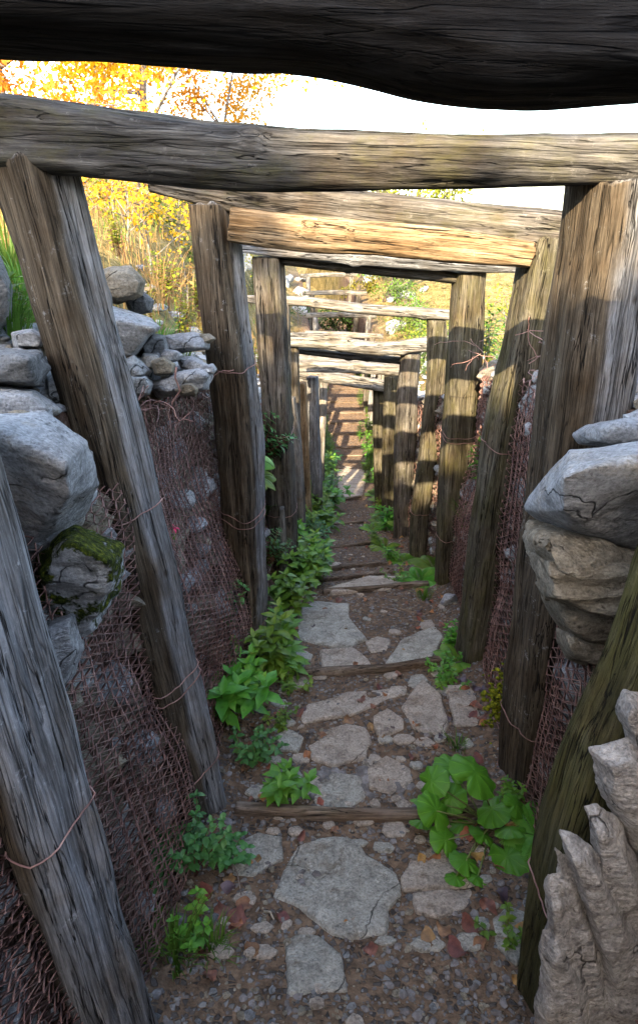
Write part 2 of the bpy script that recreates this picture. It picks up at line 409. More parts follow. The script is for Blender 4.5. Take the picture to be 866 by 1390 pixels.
def ties(o, sect, L, specs):
    """rusty wire loops round a post: (t, tilt, turns, tail) in local coordinates"""
    for (t, tilt, turns, tail) in specs:
        mb = MB(); pts = []
        N = int(40*turns); t0 = t
        for i in range(N+1):
            th = -math.pi/2 + 2*math.pi*i/40
            tt = t0 + tilt*math.sin(th+.6) + .012*i/40 + .003*n3(i*.3, t*9, 0)
            q = sect(max(.001, min(.999, tt)), th, 1.045); pts.append(q)
        mb.tube(pts, .0017, 5)
        q = Vector(pts[-1])
        if tail:
            d = Vector((q.x, q.y, 0)).normalized()
            tp = [q - d*.0, q + d*.012 + Vector((.008, 0, -.01)), q + d*.02 + Vector((.02, 0, -.03)), q + d*.015 + Vector((.03, 0, .0+tail*.5)), q + d*.02 + Vector((.035, 0, tail))]
            mb.tube(tp, .0017, 5)
            tp = [q + d*.004 + Vector((.004*math.sin(k*1.6), .004*math.cos(k*1.6), .004*k)) for k in range(10)]
            mb.tube(tp, .0025, 5)
        mb.build('wire_tie', RUST, parent=o)
def plog(name, px, d, thick, mat, **kw):
    d0, d1 = d if isinstance(d, tuple) else (d, d)
    n = len(px)-1; pts = []
    for i, (u, v, w) in enumerate(px):
        dd = d0 + (d1-d0)*i/n; pts.append((P(u, v, dd), w*mpp(v, dd)))
    return log(name, pts, thick, mat, **kw)
PG = 'upright timber posts lining the trench'; BG = 'timber beams laid across the trench'
posts = [
 # label, px, depth, thick, mat, ex, rot, ties
 ('grey squared post cut off by the lower left corner of the photo', [(-235, 150, 150), (-120, 560, 145), (-8, 930, 138), (88, 1250, 128), (165, 1490, 122)], (.80, .86), .13, W_GREY, 7, 24, [(.62, .004, 1.1, 0)], 1),
 ('tall leaning squared post with a bare wire twist, beside the mossy boulder', [(44, 218, 86), (106, 445, 79), (166, 680, 75), (219, 900, 71), (264, 1080, 66), (290, 1180, 64)], (1.6, 1.6), .15, W_GREY, 7, 38, [(.40, .006, 1.05, -.07), (.60, .012, 2.05, .05), (.73, .01, 1.05, .04), (.9, .006, 1.05, 0)], 2),
 ('knotty post with a slanted cut top, second of the left row', [(289, 279, 50), (306, 430, 50), (326, 600, 52), (333, 760, 45), (338, 880, 40), (342, 960, 38)], (2.55, 2.55), .15, W_GREY, 5, 30, [(.27, .008, 1.1, .03), (.5, .01, 2.05, .04), (.72, .008, 1.1, .04)], 3),
 ('post with a sunlit top and a band of shadow, third of the left row', [(364, 350, 38), (372, 470, 38), (378, 600, 38), (385, 770, 38), (387, 830, 36)], (3.6, 3.6), .15, W_BRWN, 6, 10, [(.47, .004, 1.05, .02), (.62, .003, 1.05, 0)], 4),
 ('thick ridged post carrying the right end of the nearest full beam', [(836, 246, 104), (806, 420, 104), (778, 620, 94), (750, 800, 84), (730, 980, 80), (716, 1120, 76)], (1.62, 1.75), .18, W_GREY, 4.5, -14, [(.78, .004, 1.05, 0), (.88, .006, 1.05, 0)], 5),
 ('leaning post with slanted top and sunlit strip, right of the double beam', [(747, 324, 60), (722, 440, 62), (692, 590, 64), (668, 740, 60), (650, 890, 56), (645, 950, 54)], (2.55, 2.55), .15, W_ALG, 5, -12, [(.41, .008, 1.05, .03), (.8, .004, 1.05, 0), (.9, .014, 1.05, 0)], 6),
 ('straight flat post, third of the right row, near the fern', [(637, 371, 40), (628, 500, 42), (619, 640, 42), (610, 797, 36), (608, 850, 34)], (3.6, 3.6), .13, W_ALG, 6, -8, [(.4, .01, 2.05, 0), (.62, .003, 1.05, 0)], 7),
 ('crooked slim post, fourth of the right row', [(592, 435, 26), (594, 500, 28), (584, 600, 26), (570, 690, 24), (566, 775, 22), (565, 800, 22)], (4.6, 4.6), .13, W_ALG, 3.5, 0, [(.6, .006, 1.05, 0)], 8),
 ('rounded smooth post, fifth of the right row', [(557, 480, 26), (551, 560, 28), (548, 650, 27), (546, 750, 24), (545, 780, 24)], (5.55, 5.55), .15, W_BRWN, 3, 0, [], 9),
 ('narrow post, sixth of the right row', [(531, 510, 19), (529, 600, 20), (527, 745, 18), (527, 775, 18)], (6.3, 6.3), .13, W_ALG, 4, 0, [], 10),
 ('post under the lowest beam, seventh of the right row', [(515, 528, 18), (515, 600, 18), (519, 735, 17), (520, 760, 16)], (7.1, 7.1), .13, W_ALG, 4, 0, [], 11),
 ('slim grey post half hidden behind the left post with the sunlit top', [(384, 412, 18), (388, 540, 16), (392, 700, 16), (394, 780, 14)], (4.6, 4.6), .1, W_BRWN, 4, 0, [], 12),
 ('pale split post leaning out of the left row, short and sunlit', [(394, 540, 13), (402, 600, 14), (407, 680, 14), (409, 770, 13)], (5.3, 5.2), .1, W_PALE, 4, 10, [], 13),
 ('rough dark post just left of the pale leaning one', [(398, 470, 15), (400, 560, 15), (402, 690, 16), (404, 740, 15)], (5.55, 5.55), .12, W_BRWN, 4, 0, [], 14),
 ('bluish grey post under the left end of the lower beams', [(424, 512, 15), (426, 580, 15), (430, 650, 14), (431, 700, 13)], (6.5, 6.4), .12, W_GREY, 4, 15, [], 15),
 ('thin pale post between the bluish post and the path', [(440, 512, 10), (438, 560, 10), (436, 620, 9), (436, 650, 9)], (7.6, 7.6), .1, W_PALE, 4, 0, [], 16),
 ('broken pointed stake in front of the third left post', [(383, 690, 6), (384, 730, 10), (385, 800, 10)], (3.45, 3.45), .04, W_PALE, 3, 0, [], 17),
 ('bare split post sunlit orange at its foot, in the left row', [(411, 520, 10), (413, 590, 12), (416, 660, 12), (418, 720, 12)], (6.0, 6.0), .1, W_GOLD, 3.5, 0, [], 18),
 ('dark mossy post crossing the lower right corner behind the flaky rock', [(1140, 200, 100), (1003, 560, 96), (884, 880, 92), (808, 1050, 88), (768, 1210, 84), (738, 1430, 80)], (.88, .98), .10, W_MOSS, 5, -14, [(.79, .02, 1.05, .03)], 19),
]
for lab, px, d, th, mat, ex, rot, tz, sd in posts:
    near = d[0] < 3
    b = [(random.uniform(.1, .9), random.uniform(-math.pi, 0), random.uniform(.02, .05)) for _ in range(4 if near else 2)]
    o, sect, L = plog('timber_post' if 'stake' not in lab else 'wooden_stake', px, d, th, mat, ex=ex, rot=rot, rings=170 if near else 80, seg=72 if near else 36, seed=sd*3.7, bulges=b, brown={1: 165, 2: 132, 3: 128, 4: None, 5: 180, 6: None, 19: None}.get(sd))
    tag(o, lab, 'post' if 'stake' not in lab else 'stake', PG)
    ties(o, sect, L, tz)

beams = [
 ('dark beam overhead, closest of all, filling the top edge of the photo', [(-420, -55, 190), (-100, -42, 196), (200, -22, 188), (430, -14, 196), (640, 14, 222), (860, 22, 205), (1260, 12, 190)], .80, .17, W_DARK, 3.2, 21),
 ('long furrowed grey beam spanning the photo, right half in sun', [(-60, 172, 92), (0, 180, 90), (140, 195, 84), (300, 214, 84), (433, 219, 76), (600, 219, 68), (760, 217, 62), (960, 214, 66)], 1.6, .15, W_BEAM, 4, 22),
 ('upper log of the double beam, tapering to a thin left end', [(207, 250, 18), (280, 262, 30), (360, 276, 40), (480, 284, 46), (620, 298, 46), (720, 306, 44), (780, 312, 40)], 2.55, .14, W_BRWN, 4, 23),
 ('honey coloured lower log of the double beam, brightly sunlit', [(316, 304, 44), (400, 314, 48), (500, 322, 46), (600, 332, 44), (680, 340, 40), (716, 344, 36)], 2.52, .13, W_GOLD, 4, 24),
 ('slim pale beam just under the honey coloured log', [(320, 332, 16), (430, 342, 22), (560, 352, 24), (650, 358, 22), (706, 362, 16)], 3.55, .12, W_GREY, 4, 25),
 ('short dark log tucked beneath the slim pale beam', [(380, 350, 17), (470, 360, 19), (560, 369, 18), (622, 378, 15)], 3.62, .11, W_BRWN, 3.5, 26),
 ('thin pale beam alone between the upper and lower groups', [(332, 406, 10), (420, 410, 13), (500, 420, 14), (618, 428, 14)], 4.6, .1, W_PALE, 4, 27),
 ('wavy pale beam with a knot near its right end', [(390, 461, 19), (440, 463, 20), (500, 473, 20), (535, 472, 18), (580, 467, 21)], 5.5, .13, W_PALE, 3.5, 28),
 ('thin dark log beneath the wavy beam', [(391, 474, 9), (460, 482, 10), (550, 490, 10)], 5.68, .09, W_BRWN, 3.5, 29),
 ('straight grey beam above the lowest one', [(391, 497, 15), (460, 497, 15), (545, 502, 15)], 6.3, .12, W_PALE, 4, 30),
 ('lowest beam slanting down to the right', [(391, 506, 11), (450, 513, 15), (526, 525, 16)], 7.0, .12, W_PALE, 4, 31),
]
for lab, px, d, th, mat, ex, sd in beams:
    near = d < 3
    b = [(random.uniform(.1, .9), random.uniform(0, 2*math.pi), random.uniform(.02, .045)) for _ in range(4)]
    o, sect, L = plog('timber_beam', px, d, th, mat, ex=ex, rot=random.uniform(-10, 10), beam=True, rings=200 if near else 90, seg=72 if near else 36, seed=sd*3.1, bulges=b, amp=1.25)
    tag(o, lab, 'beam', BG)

# frames farther down and up the trench
def w3(x, y, z): return Vector((x, y, z))
far_group = 'timber frames far along the trench'
for i, d in enumerate([8.2, 9.3, 10.4, 11.5, 12.7, 14, 15.6, 17.4, 19.4]):
    zt = path(d) + (1.75 if d < 12 else 1.62); c = xc(d)
    for sgn in (-1, 1):
        xo = c + sgn*random.uniform(.52, .58)
        o, s_, L_ = log('timber_post', [(w3(xo+sgn*.06, d, zt), .12), (w3(xo+random.uniform(-.03, .03), d, zt-.9), .12), (w3(xo-sgn*.03, d, path(d)-.1), .11)], .11, random.choice([W_PALE, W_BRWN, W_GREY]), ex=4, rings=24, seg=16)
        tag(o, 'small weathered post in the far stretch of the trench', 'post', far_group)
    o, s_, L_ = log('timber_beam', [(w3(c-.82, d, zt+.05+random.uniform(-.03, .05)), .11), (w3(c, d, zt+.06), .12), (w3(c+.8, d, zt+.05+random.uniform(-.04, .04)), .10)], .11, W_PALE, ex=4, beam=True, rings=24, seg=16)
    tag(o, 'small sunlit beam across the far stretch of the trench', 'beam', far_group)

# ------------------------------------------------------------------ wire mesh on the trench walls
def mesh_panel(side, y0, y1, t0, t1, pitch, rad, label, layers=1, off=.035, sides=3):
    mb = MB()
    for la in range(layers):
        nW = int((y1-y0)/pitch); step = pitch*.5; nV = int(1.4*(t1-t0)/step)
        for i in range(nW):
            pts = []
            y = y0 + (i+.5)*pitch
            topj = t1 + .03*n3(y*3, 7, side)
            for j in range(nV+1):
                t = t0 + (t1-t0)*j/nV
                if t > topj: break
                zig = (.54 if (i+j) % 2 else -.54)*pitch
                sagy = .03*fbm(y*1.1, t*2.5, 11+la*5, 2) + la*pitch*.4
                yy = max(.3, y + zig + sagy)
                o = off + .02*fbm(y*2.2, t*3, 21+la*9, 2) + (.006 if (j % 2) else -.004) + la*.012
                p = wallpt(side, yy, min(t, .999), o); p.z += .012*n3(yy*4, t*6, la) + .1*0
                pts.append(p)
                # rounded elbow of the link
            if len(pts) > 2: mb.tube(pts, rad, sides, cap=False)
    return tag(mb.build('wire_mesh', RUST), label, 'wire mesh', 'rusty wire netting holding back the trench walls')
mesh_panel(-1, .45, 1.6, .02, .86, .027, .0022, 'rusty wire mesh on the left wall below the mossy boulder', 2, .05)
mesh_panel(-1, 1.6, 2.55, .02, .97, .027, .0023, 'rusty wire mesh with torn top between first and second full left posts', 2, .05)
mesh_panel(-1, 2.55, 3.6, .02, 1., .036, .0025, 'narrow view of rusty mesh right of the knotty left post', 2)
mesh_panel(-1, 3.6, 5.55, .02, 1., .05, .0032, 'rusty mesh on the left wall behind the ferny plants', 1)
mesh_panel(-1, 5.55, 9, .02, 1., .07, .004, 'distant mesh along the left wall by the bluish post', 1)
mesh_panel(1, .45, 1.62, .02, .8, .034, .0026, 'rusty wire mesh in the lower right gap under the big slab', 2, .05)
mesh_panel(1, 1.62, 2.55, .02, .98, .036, .0029, 'rusty wire mesh between the thick ridged post and the leaning post on the right', 2, .045)
mesh_panel(1, 2.55, 3.6, .02, .98, .036, .0028, 'rusty wire mesh between the leaning post and the straight flat post', 2, .04)
mesh_panel(1, 3.6, 4.6, .02, .98, .045, .003, 'rusty wire mesh between the straight flat post and the crooked slim post', 1)
mesh_panel(1, 4.6, 9, .02, .98, .07, .004, 'distant mesh behind the far right row of posts', 1)
# curled loose wire at the torn top edges
def loose(label, spots):
    mb = MB()
    for (u, v, d, s) in spots:
        p = P(u, v, d)
        for k in range(5):
            q = p + Vector((random.uniform(-.05, .05), random.uniform(-.06, .06), random.uniform(-.03, .03)))*s
            pts = [q]; dirn = Vector((random.uniform(-1, 1), random.uniform(-1, 1), random.uniform(.2, 1))).normalized()
            for m in range(7):
                dirn = (dirn + Vector((random.uniform(-1, 1), random.uniform(-1, 1), random.uniform(-1, .7)))*.5).normalized()
                q = q + dirn*.018*s; pts.append(q.copy())
            mb.tube(pts, .0015, 4)
    tag(mb.build('loose_wire', RUST), label, 'wire')
loose('curled rusty wire ends along the torn left mesh top', [(200, 560, 1.85, 1), (235, 545, 2., 1), (260, 535, 2.1, 1), (215, 580, 1.9, 1), (185, 560, 1.75, 1)])
loose('tangle of rusty wire on top of the right mesh beside the leaning post', [(742, 485, 2.2, 1.4), (735, 500, 2.25, 1.3), (757, 490, 2.15, 1.2), (760, 520, 2.1, 1)])
loose('tangle of rusty wire on the right mesh left of the leaning post', [(668, 480, 3.1, 1.6), (660, 492, 3.2, 1.6), (675, 500, 3.1, 1.3)])
mb = MB(); mb.tube([P(232, 562, 1.9), P(235, 545, 1.88), P(245, 530, 1.87), P(238, 512, 1.86), P(240, 498, 1.86)], .003, 5)
tag(mb.build('bent_wire', RUST), 'single thick bent wire rising from the left mesh', 'wire')

# ------------------------------------------------------------------ rocks
def hull_obj(hulls, voxel, amp, name, mat, freq=6., strata=0., sdir=(0, 0, 1), smooth=True, relax=.15):
    bm = bmesh.new()
    for pts in hulls:
        vs = [bm.verts.new(p) for p in pts]
        r = bmesh.ops.convex_hull(bm, input=vs)
        junk = [g for g in r['geom_interior'] + r['geom_unused'] if isinstance(g, bmesh.types.BMVert)]
        if junk: bmesh.ops.delete(bm, geom=list(set(junk)), context='VERTS')
    ctr = Vector((0, 0, 0))
    for v in bm.verts: ctr += v.co
    ctr /= len(bm.verts)
    for v in bm.verts: v.co -= ctr
    me = bpy.data.meshes.new('tmp'); bm.to_mesh(me); bm.free()
    t = bpy.data.objects.new('tmp', me); bpy.context.scene.collection.objects.link(t)
    m = t.modifiers.new('r', 'REMESH'); m.mode = 'VOXEL'; m.voxel_size = voxel
    dg = bpy.context.evaluated_depsgraph_get(); ev = t.evaluated_get(dg)
    me2 = bpy.data.meshes.new_from_object(ev); bpy.data.objects.remove(t)
    bm = bmesh.new(); bm.from_mesh(me2)
    bmesh.ops.smooth_vert(bm, verts=bm.verts, factor=relax, use_axis_x=True, use_axis_y=True, use_axis_z=True)
    bm.normal_update(); sd = Vector(sdir).normalized(); k0 = random.random()*30
    new = []
    for v in bm.verts:
        c = v.co
        d = amp*fbm(c.x*freq+k0, c.y*freq, c.z*freq, 5) + amp*.5*abs(fbm(c.x*freq*2.3, c.y*freq*2.3+k0, c.z*freq*2.3, 4))
        if strata:
            h = c.dot(sd)*strata + .6*fbm(c.x*3+k0, c.y*3, c.z*3, 3)
            d += amp*1.1*(abs((h % 1)-.5)*2 - .5)*(1-abs(v.normal.dot(sd)))
        new.append(c + v.normal*d)
    for v, q in zip(bm.verts, new): v.co = q
    bm.to_mesh(me2); bm.free(); me2.name = name; me2.materials.clear(); me2.materials.append(mat)
    me2.polygons.foreach_set('use_smooth', [smooth]*len(me2.polygons))
    o = bpy.data.objects.new(name, me2); C.objects.link(o); o.location = ctr
    return o
def poly_hull(poly, d, th, tilt=(0, 0), front=.72, back=.8, jit=.12):
    """poly: photo outline; d: distance; th: depth of the stone"""
    cu = sum(p[0] for p in poly)/len(poly); cv = sum(p[1] for p in poly)/len(poly); pts = []
    for (u, v) in poly:
        dd = d + (u-cu)*tilt[0]*.001 + (v-cv)*tilt[1]*.001
        pts.append(P(u, v, dd))
        for s, o in ((front, -.5), (back, .6)):
            j = random.uniform(-jit, jit)
            pts.append(P(cu+(u-cu)*(s+j), cv+(v-cv)*(s+j), dd + th*(o + random.uniform(-jit, jit))))
    return pts
def rock(label, poly, d, th, mat=None, vox=None, amp=None, group='loose stones on the trench walls', name='stone', **kw):
    size = (max(p[0] for p in poly)-min(p[0] for p in poly))*mpp(poly[0][1], d)
    vox = vox or max(.0035, size/38); amp = amp or size*.034
    hk = {k: kw.pop(k) for k in ('tilt', 'front', 'back', 'jit') if k in kw}
    o = hull_obj([poly_hull(poly, d, th, **hk)], vox, amp, name, mat or ROCK, freq=1.6/size, **kw)
    return tag(o, label, 'stone', group)
# left wall
rock('large pale boulder against the left edge, above the mossy one', [(-120, 590), (-20, 560), (62, 564), (122, 598), (140, 660), (110, 712), (66, 772), (30, 822), (-60, 870), (-130, 760)], 1.27, .34, ROCK, vox=.006, tilt=(-.6, 1.2), amp=.013)
rock('boulder with green moss and dark streaks beside the leaning post', [(32, 806), (58, 742), (104, 714), (166, 740), (173, 772), (150, 812), (118, 832), (108, 885), (76, 955), (55, 905), (38, 850)], 1.26, .26, ROCKM, vox=.0048, tilt=(0, .8), amp=.012, strata=14, sdir=(.5, .2, 1))
rock('pale tapering stone under the mossy boulder', [(40, 850), (100, 832), (114, 880), (80, 965), (58, 925), (40, 880)], 1.1, .2, ROCK)
for i in range(30):
    a = random.choice([(128, 285, 440, 538, 1.95, 2.5), (135, 285, 470, 535, 1.9, 2.2), (-20, 60, 452, 486, 1.6, 1.9)]); u = random.uniform(a[0], a[1]); v = random.uniform(a[2], a[3]); d = a[4]+(a[5]-a[4])*(a[3]-v)/(a[3]-a[2]); r = random.uniform(7, 20)
    rock('small stone filling the gaps in the pile of the left rim', [(u+r*random.uniform(.8, 1.3)*math.cos(k), v+r*.6*random.uniform(.7, 1.2)*math.sin(k)) for k in (0, 1, 2, 3, 4.2, 5.2)], d, .12, random.choice([ROCK, ROCKW, ROCKD, ROCKB]), group='small stones of the left rim')
rock('grey slab at the left edge with a flat top', [(-60, 480), (0, 472), (58, 478), (68, 500), (60, 524), (0, 528), (-60, 530)], 1.5, .25, ROCKD, strata=18)
rock('rounded slab wedged over the large pale boulder', [(-60, 532), (0, 524), (50, 530), (88, 558), (66, 570), (20, 572), (-60, 560)], 1.48, .26, ROCK)
rock('small dark stone between slab and large boulder', [(-30, 572), (4, 568), (20, 582), (14, 602), (-20, 608)], 1.45, .18, ROCKD)
rock('dark stone at the left edge among the grass', [(-60, 360), (0, 345), (18, 390), (16, 432), (-10, 460), (-60, 455)], 1.9, .4, ROCKD)
rock('brown topped boulder, highest of the left pile', [(128, 374), (150, 362), (178, 360), (197, 382), (194, 402), (160, 414), (130, 402)], 2.35, .3, ROCKB)
rock('dark angular stone behind the highest boulder', [(168, 404), (196, 396), (210, 408), (206, 424), (176, 428)], 2.45, .24, ROCKD)
rock('broad pale boulder under the highest one', [(118, 418), (150, 414), (205, 432), (220, 444), (200, 462), (180, 488), (158, 492), (120, 470)], 2.2, .36, ROCK, strata=10, sdir=(.4, 0, 1))
rock('rough grey stone right of the broad pale boulder', [(190, 470), (206, 452), (224, 455), (230, 474), (212, 492), (192, 488)], 2.2, .2, ROCKD)
rock('long smooth stone near the knotty post', [(224, 456), (262, 450), (286, 458), (284, 474), (240, 482), (226, 476)], 2.4, .2, ROCK)
rock('flat wedge stone low in the left pile', [(158, 494), (182, 480), (206, 504), (196, 512), (164, 512)], 2.02, .18, ROCKW)
rock('pinkish pebble sized stone in the left pile', [(206, 490), (222, 484), (238, 494), (236, 508), (210, 510)], 2.02, .14, ROCKB)
rock('long grey slab on top of the torn mesh', [(203, 522), (240, 506), (280, 498), (290, 508), (284, 530), (214, 540)], 2.05, .22, ROCK, strata=22)
rock('pale block resting just above the torn mesh', [(162, 514), (198, 510), (208, 522), (204, 536), (172, 540)], 1.95, .2, ROCKW)
rock('small stone above the long grey slab', [(240, 486), (262, 482), (276, 490), (266, 500), (246, 500)], 2.3, .14, ROCK)
rock('narrow dark stone wedged behind the leaning post', [(100, 705), (126, 680), (134, 700), (124, 722), (104, 722)], 1.62, .12, ROCKD)
rock('flat stone half hidden behind the leaning post, upper left', [(16, 452), (44, 446), (66, 458), (60, 474), (20, 474)], 1.7, .22, ROCK)
rock('pale stone touching the left side of the leaning post', [(62, 512), (74, 505), (86, 540), (80, 556), (64, 540)], 1.66, .15, ROCKW)
# right wall
rock('broad blue grey slab with cracks, topmost big stone on the right', [(712, 690), (742, 640), (770, 606), (860, 598), (990, 596), (1010, 700), (980, 780), (870, 762), (790, 748), (724, 702)], 1.30, .40, ROCK, vox=.006, tilt=(.3, 1.3), amp=.009)
rock('thin slab lying on the broad blue grey one', [(780, 590), (796, 576), (840, 570), (960, 570), (960, 606), (850, 606), (786, 602)], 1.46, .28, ROCK, strata=12)
rock('craggy brown ledge under the broad slab', [(716, 706), (760, 706), (960, 760), (980, 830), (850, 815), (740, 786), (722, 752), (714, 730)], 1.30, .36, ROCKB, vox=.0045, amp=.02, strata=16, smooth=False, relax=.2)
rock('brown rounded stone under the craggy ledge', [(728, 790), (790, 790), (900, 830), (900, 880), (800, 880), (756, 850), (734, 818)], 1.33, .32, ROCKB, vox=.006, strata=9)
rock('layered brown block between craggy ledge and rounded stone', [(716, 748), (760, 742), (900, 770), (920, 850), (800, 838), (738, 812)], 1.27, .3, ROCKB, vox=.0045, strata=22, smooth=False)
rock('lowest overhanging stone on the right, pale lower lip', [(754, 852), (800, 862), (900, 880), (900, 910), (830, 912), (768, 894), (754, 872)], 1.36, .28, ROCKB, vox=.0055)
for lab, poly, d, m in [('pale stone at the right edge behind the thick post', [(838, 470), (870, 455), (930, 460), (930, 510), (850, 515)], 2.1, ROCKW),
        ('blue grey stone at the right edge above the thin slab', [(832, 515), (870, 508), (930, 512), (930, 560), (840, 566)], 1.9, ROCK),
        ('small pale stone on the right bank beside the mesh', [(744, 450), (760, 444), (776, 456), (770, 478), (748, 476)], 2.5, ROCKW)]:
    rock(lab, poly, d, .26, m)
rock('round grey stone at the foot of the straight flat right post', [(596, 818), (604, 806), (618, 806), (624, 818), (612, 834), (598, 834)], 3.25, .16, ROCK)
# flaky rock lower right: one big boulder with upright flakes
def shard(poly, d, th): return poly_hull(poly, d, th, front=.55, back=.7, jit=.06)
hl = [shard([(836, 958), (846, 936), (900, 950), (940, 1060), (880, 1080), (848, 1000)], .86, .10),
      shard([(798, 1014), (812, 1018), (850, 1000), (940, 1040), (930, 1200), (860, 1150), (812, 1070)], .84, .09),
      shard([(792, 1094), (806, 1090), (838, 1110), (900, 1260), (850, 1300), (812, 1190)], .82, .07),
      shard([(758, 1126), (776, 1128), (800, 1146), (880, 1300), (850, 1400), (806, 1270)], .80, .07),
      shard([(752, 1150), (770, 1160), (812, 1290), (850, 1440), (780, 1420), (760, 1230)], .81, .06),
      shard([(742, 1186), (760, 1182), (776, 1230), (800, 1440), (740, 1440), (744, 1260)], .80, .06),
      shard([(735, 1262), (752, 1250), (800, 1330), (820, 1460), (720, 1460)], .79, .07),
      shard([(850, 1080), (900, 1040), (1020, 1080), (1020, 1460), (850, 1460), (840, 1200)], .90, .16),
      shard([(790, 1280), (840, 1240), (1000, 1300), (1000, 1470), (790, 1470)], .84, .12)]
o = hull_obj(hl, .0026, .0065, 'boulder', ROCKS, freq=13, strata=0, smooth=False, relax=.3)
tag(o, 'buff boulder with upright flaky blades in the lower right corner', 'boulder')
# dark stones low behind the corner post on the left
rock('dark stone in the lower left corner behind the squared post', [(-80, 1120), (-10, 1090), (20, 1130), (40, 1220), (10, 1330), (-80, 1360)], 1.25, .3, ROCKD)

# rubble packed behind the mesh
def lump(mb, c, s, mi=0, flat=1., seg=None):
    rz = random.uniform(0, 6.28); a, b = math.cos(rz), math.sin(rz); vs = []
    base = [(1, 0, 0), (-1, 0, 0), (0, 1, 0), (0, -1, 0), (0, 0, 1), (0, 0, -1), (.7, .7, .5), (-.7, .6, .6), (.6, -.7, -.5), (-.6, -.7, .5)]
    ico = ICO
    sx, sy, sz = s*random.uniform(.7, 1.3), s*random.uniform(.7, 1.3), s*random.uniform(.5, 1.)*flat
    k = random.random()*90
    for v in ico[0]:
        f = 1 + .45*n3(v[0]*1.3+k, v[1]*1.3, v[2]*1.3)
        x, y, z = v[0]*sx*f, v[1]*sy*f, v[2]*sz*f
        vs.append((c[0] + x*a - y*b, c[1] + x*b + y*a, c[2] + z))
    mb.add(vs, ico[1], mi)
bm = bmesh.new(); bmesh.ops.create_icosphere(bm, subdivisions=1, radius=1)
ICO = ([tuple(v.co) for v in bm.verts], [tuple(v.index for v in f.verts) for f in bm.faces]); bm.free()
bm = bmesh.new(); bmesh.ops.create_icosphere(bm, subdivisions=2, radius=1)
ICO2 = ([tuple(v.co) for v in bm.verts], [tuple(v.index for v in f.verts) for f in bm.faces]); bm.free()
LO = ICO
mb = MB(); ICO = ICO2
for side in (-1, 1):
    for _ in range(1300):
        y = .5 + 8*random.random()**1.5; t = random.random()
        s = random.uniform(.012, .045)*(1+ .6*t)
        p = wallpt(side, y, t, random.uniform(-.01, .02) - s*.2); lump(mb, p, s, random.choice([0, 0, 1, 2]))
tag(mb.build('rubble', [ROCKB, ROCK, ROCKW], smooth=False), 'packed rubble held behind the rusty wire mesh', 'rubble', kind='stuff')
# litter of chips on the rims
mb = MB()
for side in (-1, 1):
    for _ in range(500):
        y = 1.0 + 10*random.random()**1.4; s = random.uniform(.02, .07)
        q = abs(random.gauss(.1, .22)); x = xc(y) + (side*(RL if side < 0 else RR) + side*q)
        lump(mb, (x, y, hz(x, y)+s*.2), s, random.choice([0, 1, 1, 2]), .6)
tag(mb.build('stone_rubble', [ROCKW, ROCK, ROCKB], smooth=False), 'small loose stones heaped along the trench rims', 'rubble', kind='stuff')
ICO = LO
# gravel on the path
mb = MB()
for _ in range(9000):
    y = .8 + 6.5*random.random()**1.8; x = xc(y) + random.uniform(-.55, .57)
    s = random.choice([.002, .003, .003, .004, .004, .005, .007, .010])*random.uniform(.7, 1.3)
    lump(mb, (x, y, floorz(x, y)+s*.15), s, random.choice([0, 0, 1, 2]), .7)
tag(mb.build('gravel', [PEB, ROCKB, ROCKD], smooth=False), 'grey and brown gravel strewn over the path', 'gravel', kind='stuff')
mb = MB(); ICO = ICO2
for _ in range(130):
    y = .85 + 6*random.random()**1.6; x = xc(y) + random.uniform(-.5, .52)
    s = random.uniform(.007, .018); lump(mb, (x, y, floorz(x, y)+s*.1), s, random.choice([0, 1, 1]), .6)
for _ in range(60):   # crushed stones around the middle of the second tread
    p = G(random.uniform(425, 560), random.uniform(1035, 1095)); s = random.uniform(.012, .03); lump(mb, p, s, random.choice([0, 1]), .45)
tag(mb.build('small_stones', [PEB, SLAB2], smooth=False), 'scattered fist sized and smaller stones bedded in the path', 'rubble', kind='stuff')
ICO = LO

# ------------------------------------------------------------------ flagstones and steps
def flag(label, poly, mat=SLAB, lift=.010, th=.05, grp='flat stones set in the path'):
    cu = sum(p[0] for p in poly)/len(poly); cv = sum(p[1] for p in poly)/len(poly); poly = [(cu+(u-cu)*1.05, cv+(v-cv)*1.07) for u, v in poly]
    g = [G(u, v) for u, v in poly]; c = sum(g, Vector())/len(g); pts = []
    nrm = Vector((0, .0, 1))
    # fit a tilt along the path
    sl = (path(c.y+.15)-path(c.y-.15))/.3
    def zz(p): return floorz(c.x, c.y) + (p.y-c.y)*sl
    pl = []
    m = len(g)
    for i, p in enumerate(g):
        q = g[(i+1) % m]
        pl.append(p); r = p.lerp(q, .5); r = r + (r-c)*random.uniform(-.05, .05); pl.append(r)
    for p in pl:
        z = zz(p)
        k = .93; e = c + (p-c)*k
        pts.append(Vector((p.x, p.y, z+lift*.3))); pts.append(Vector((e.x, e.y, z+lift))); pts.append(Vector((p.x, p.y, z-th)))
    size = max((a-c).length for a in g)
    # concave friendly: fan of wedges
    hulls = []
    n = len(pl)
    for i in range(n):
        a, b = i, (i+1) % n
        hulls.append([pts[3*a], pts[3*a+1], pts[3*a+2], pts[3*b], pts[3*b+1], pts[3*b+2], Vector((c.x, c.y, floorz(c.x, c.y)+lift)), Vector((c.x, c.y, floorz(c.x, c.y)-th))])
    o = hull_obj(hulls, max(.004, size/42), .0045, 'paving_stone', mat, freq=9)
    return tag(o, label, 'paving stone', grp)
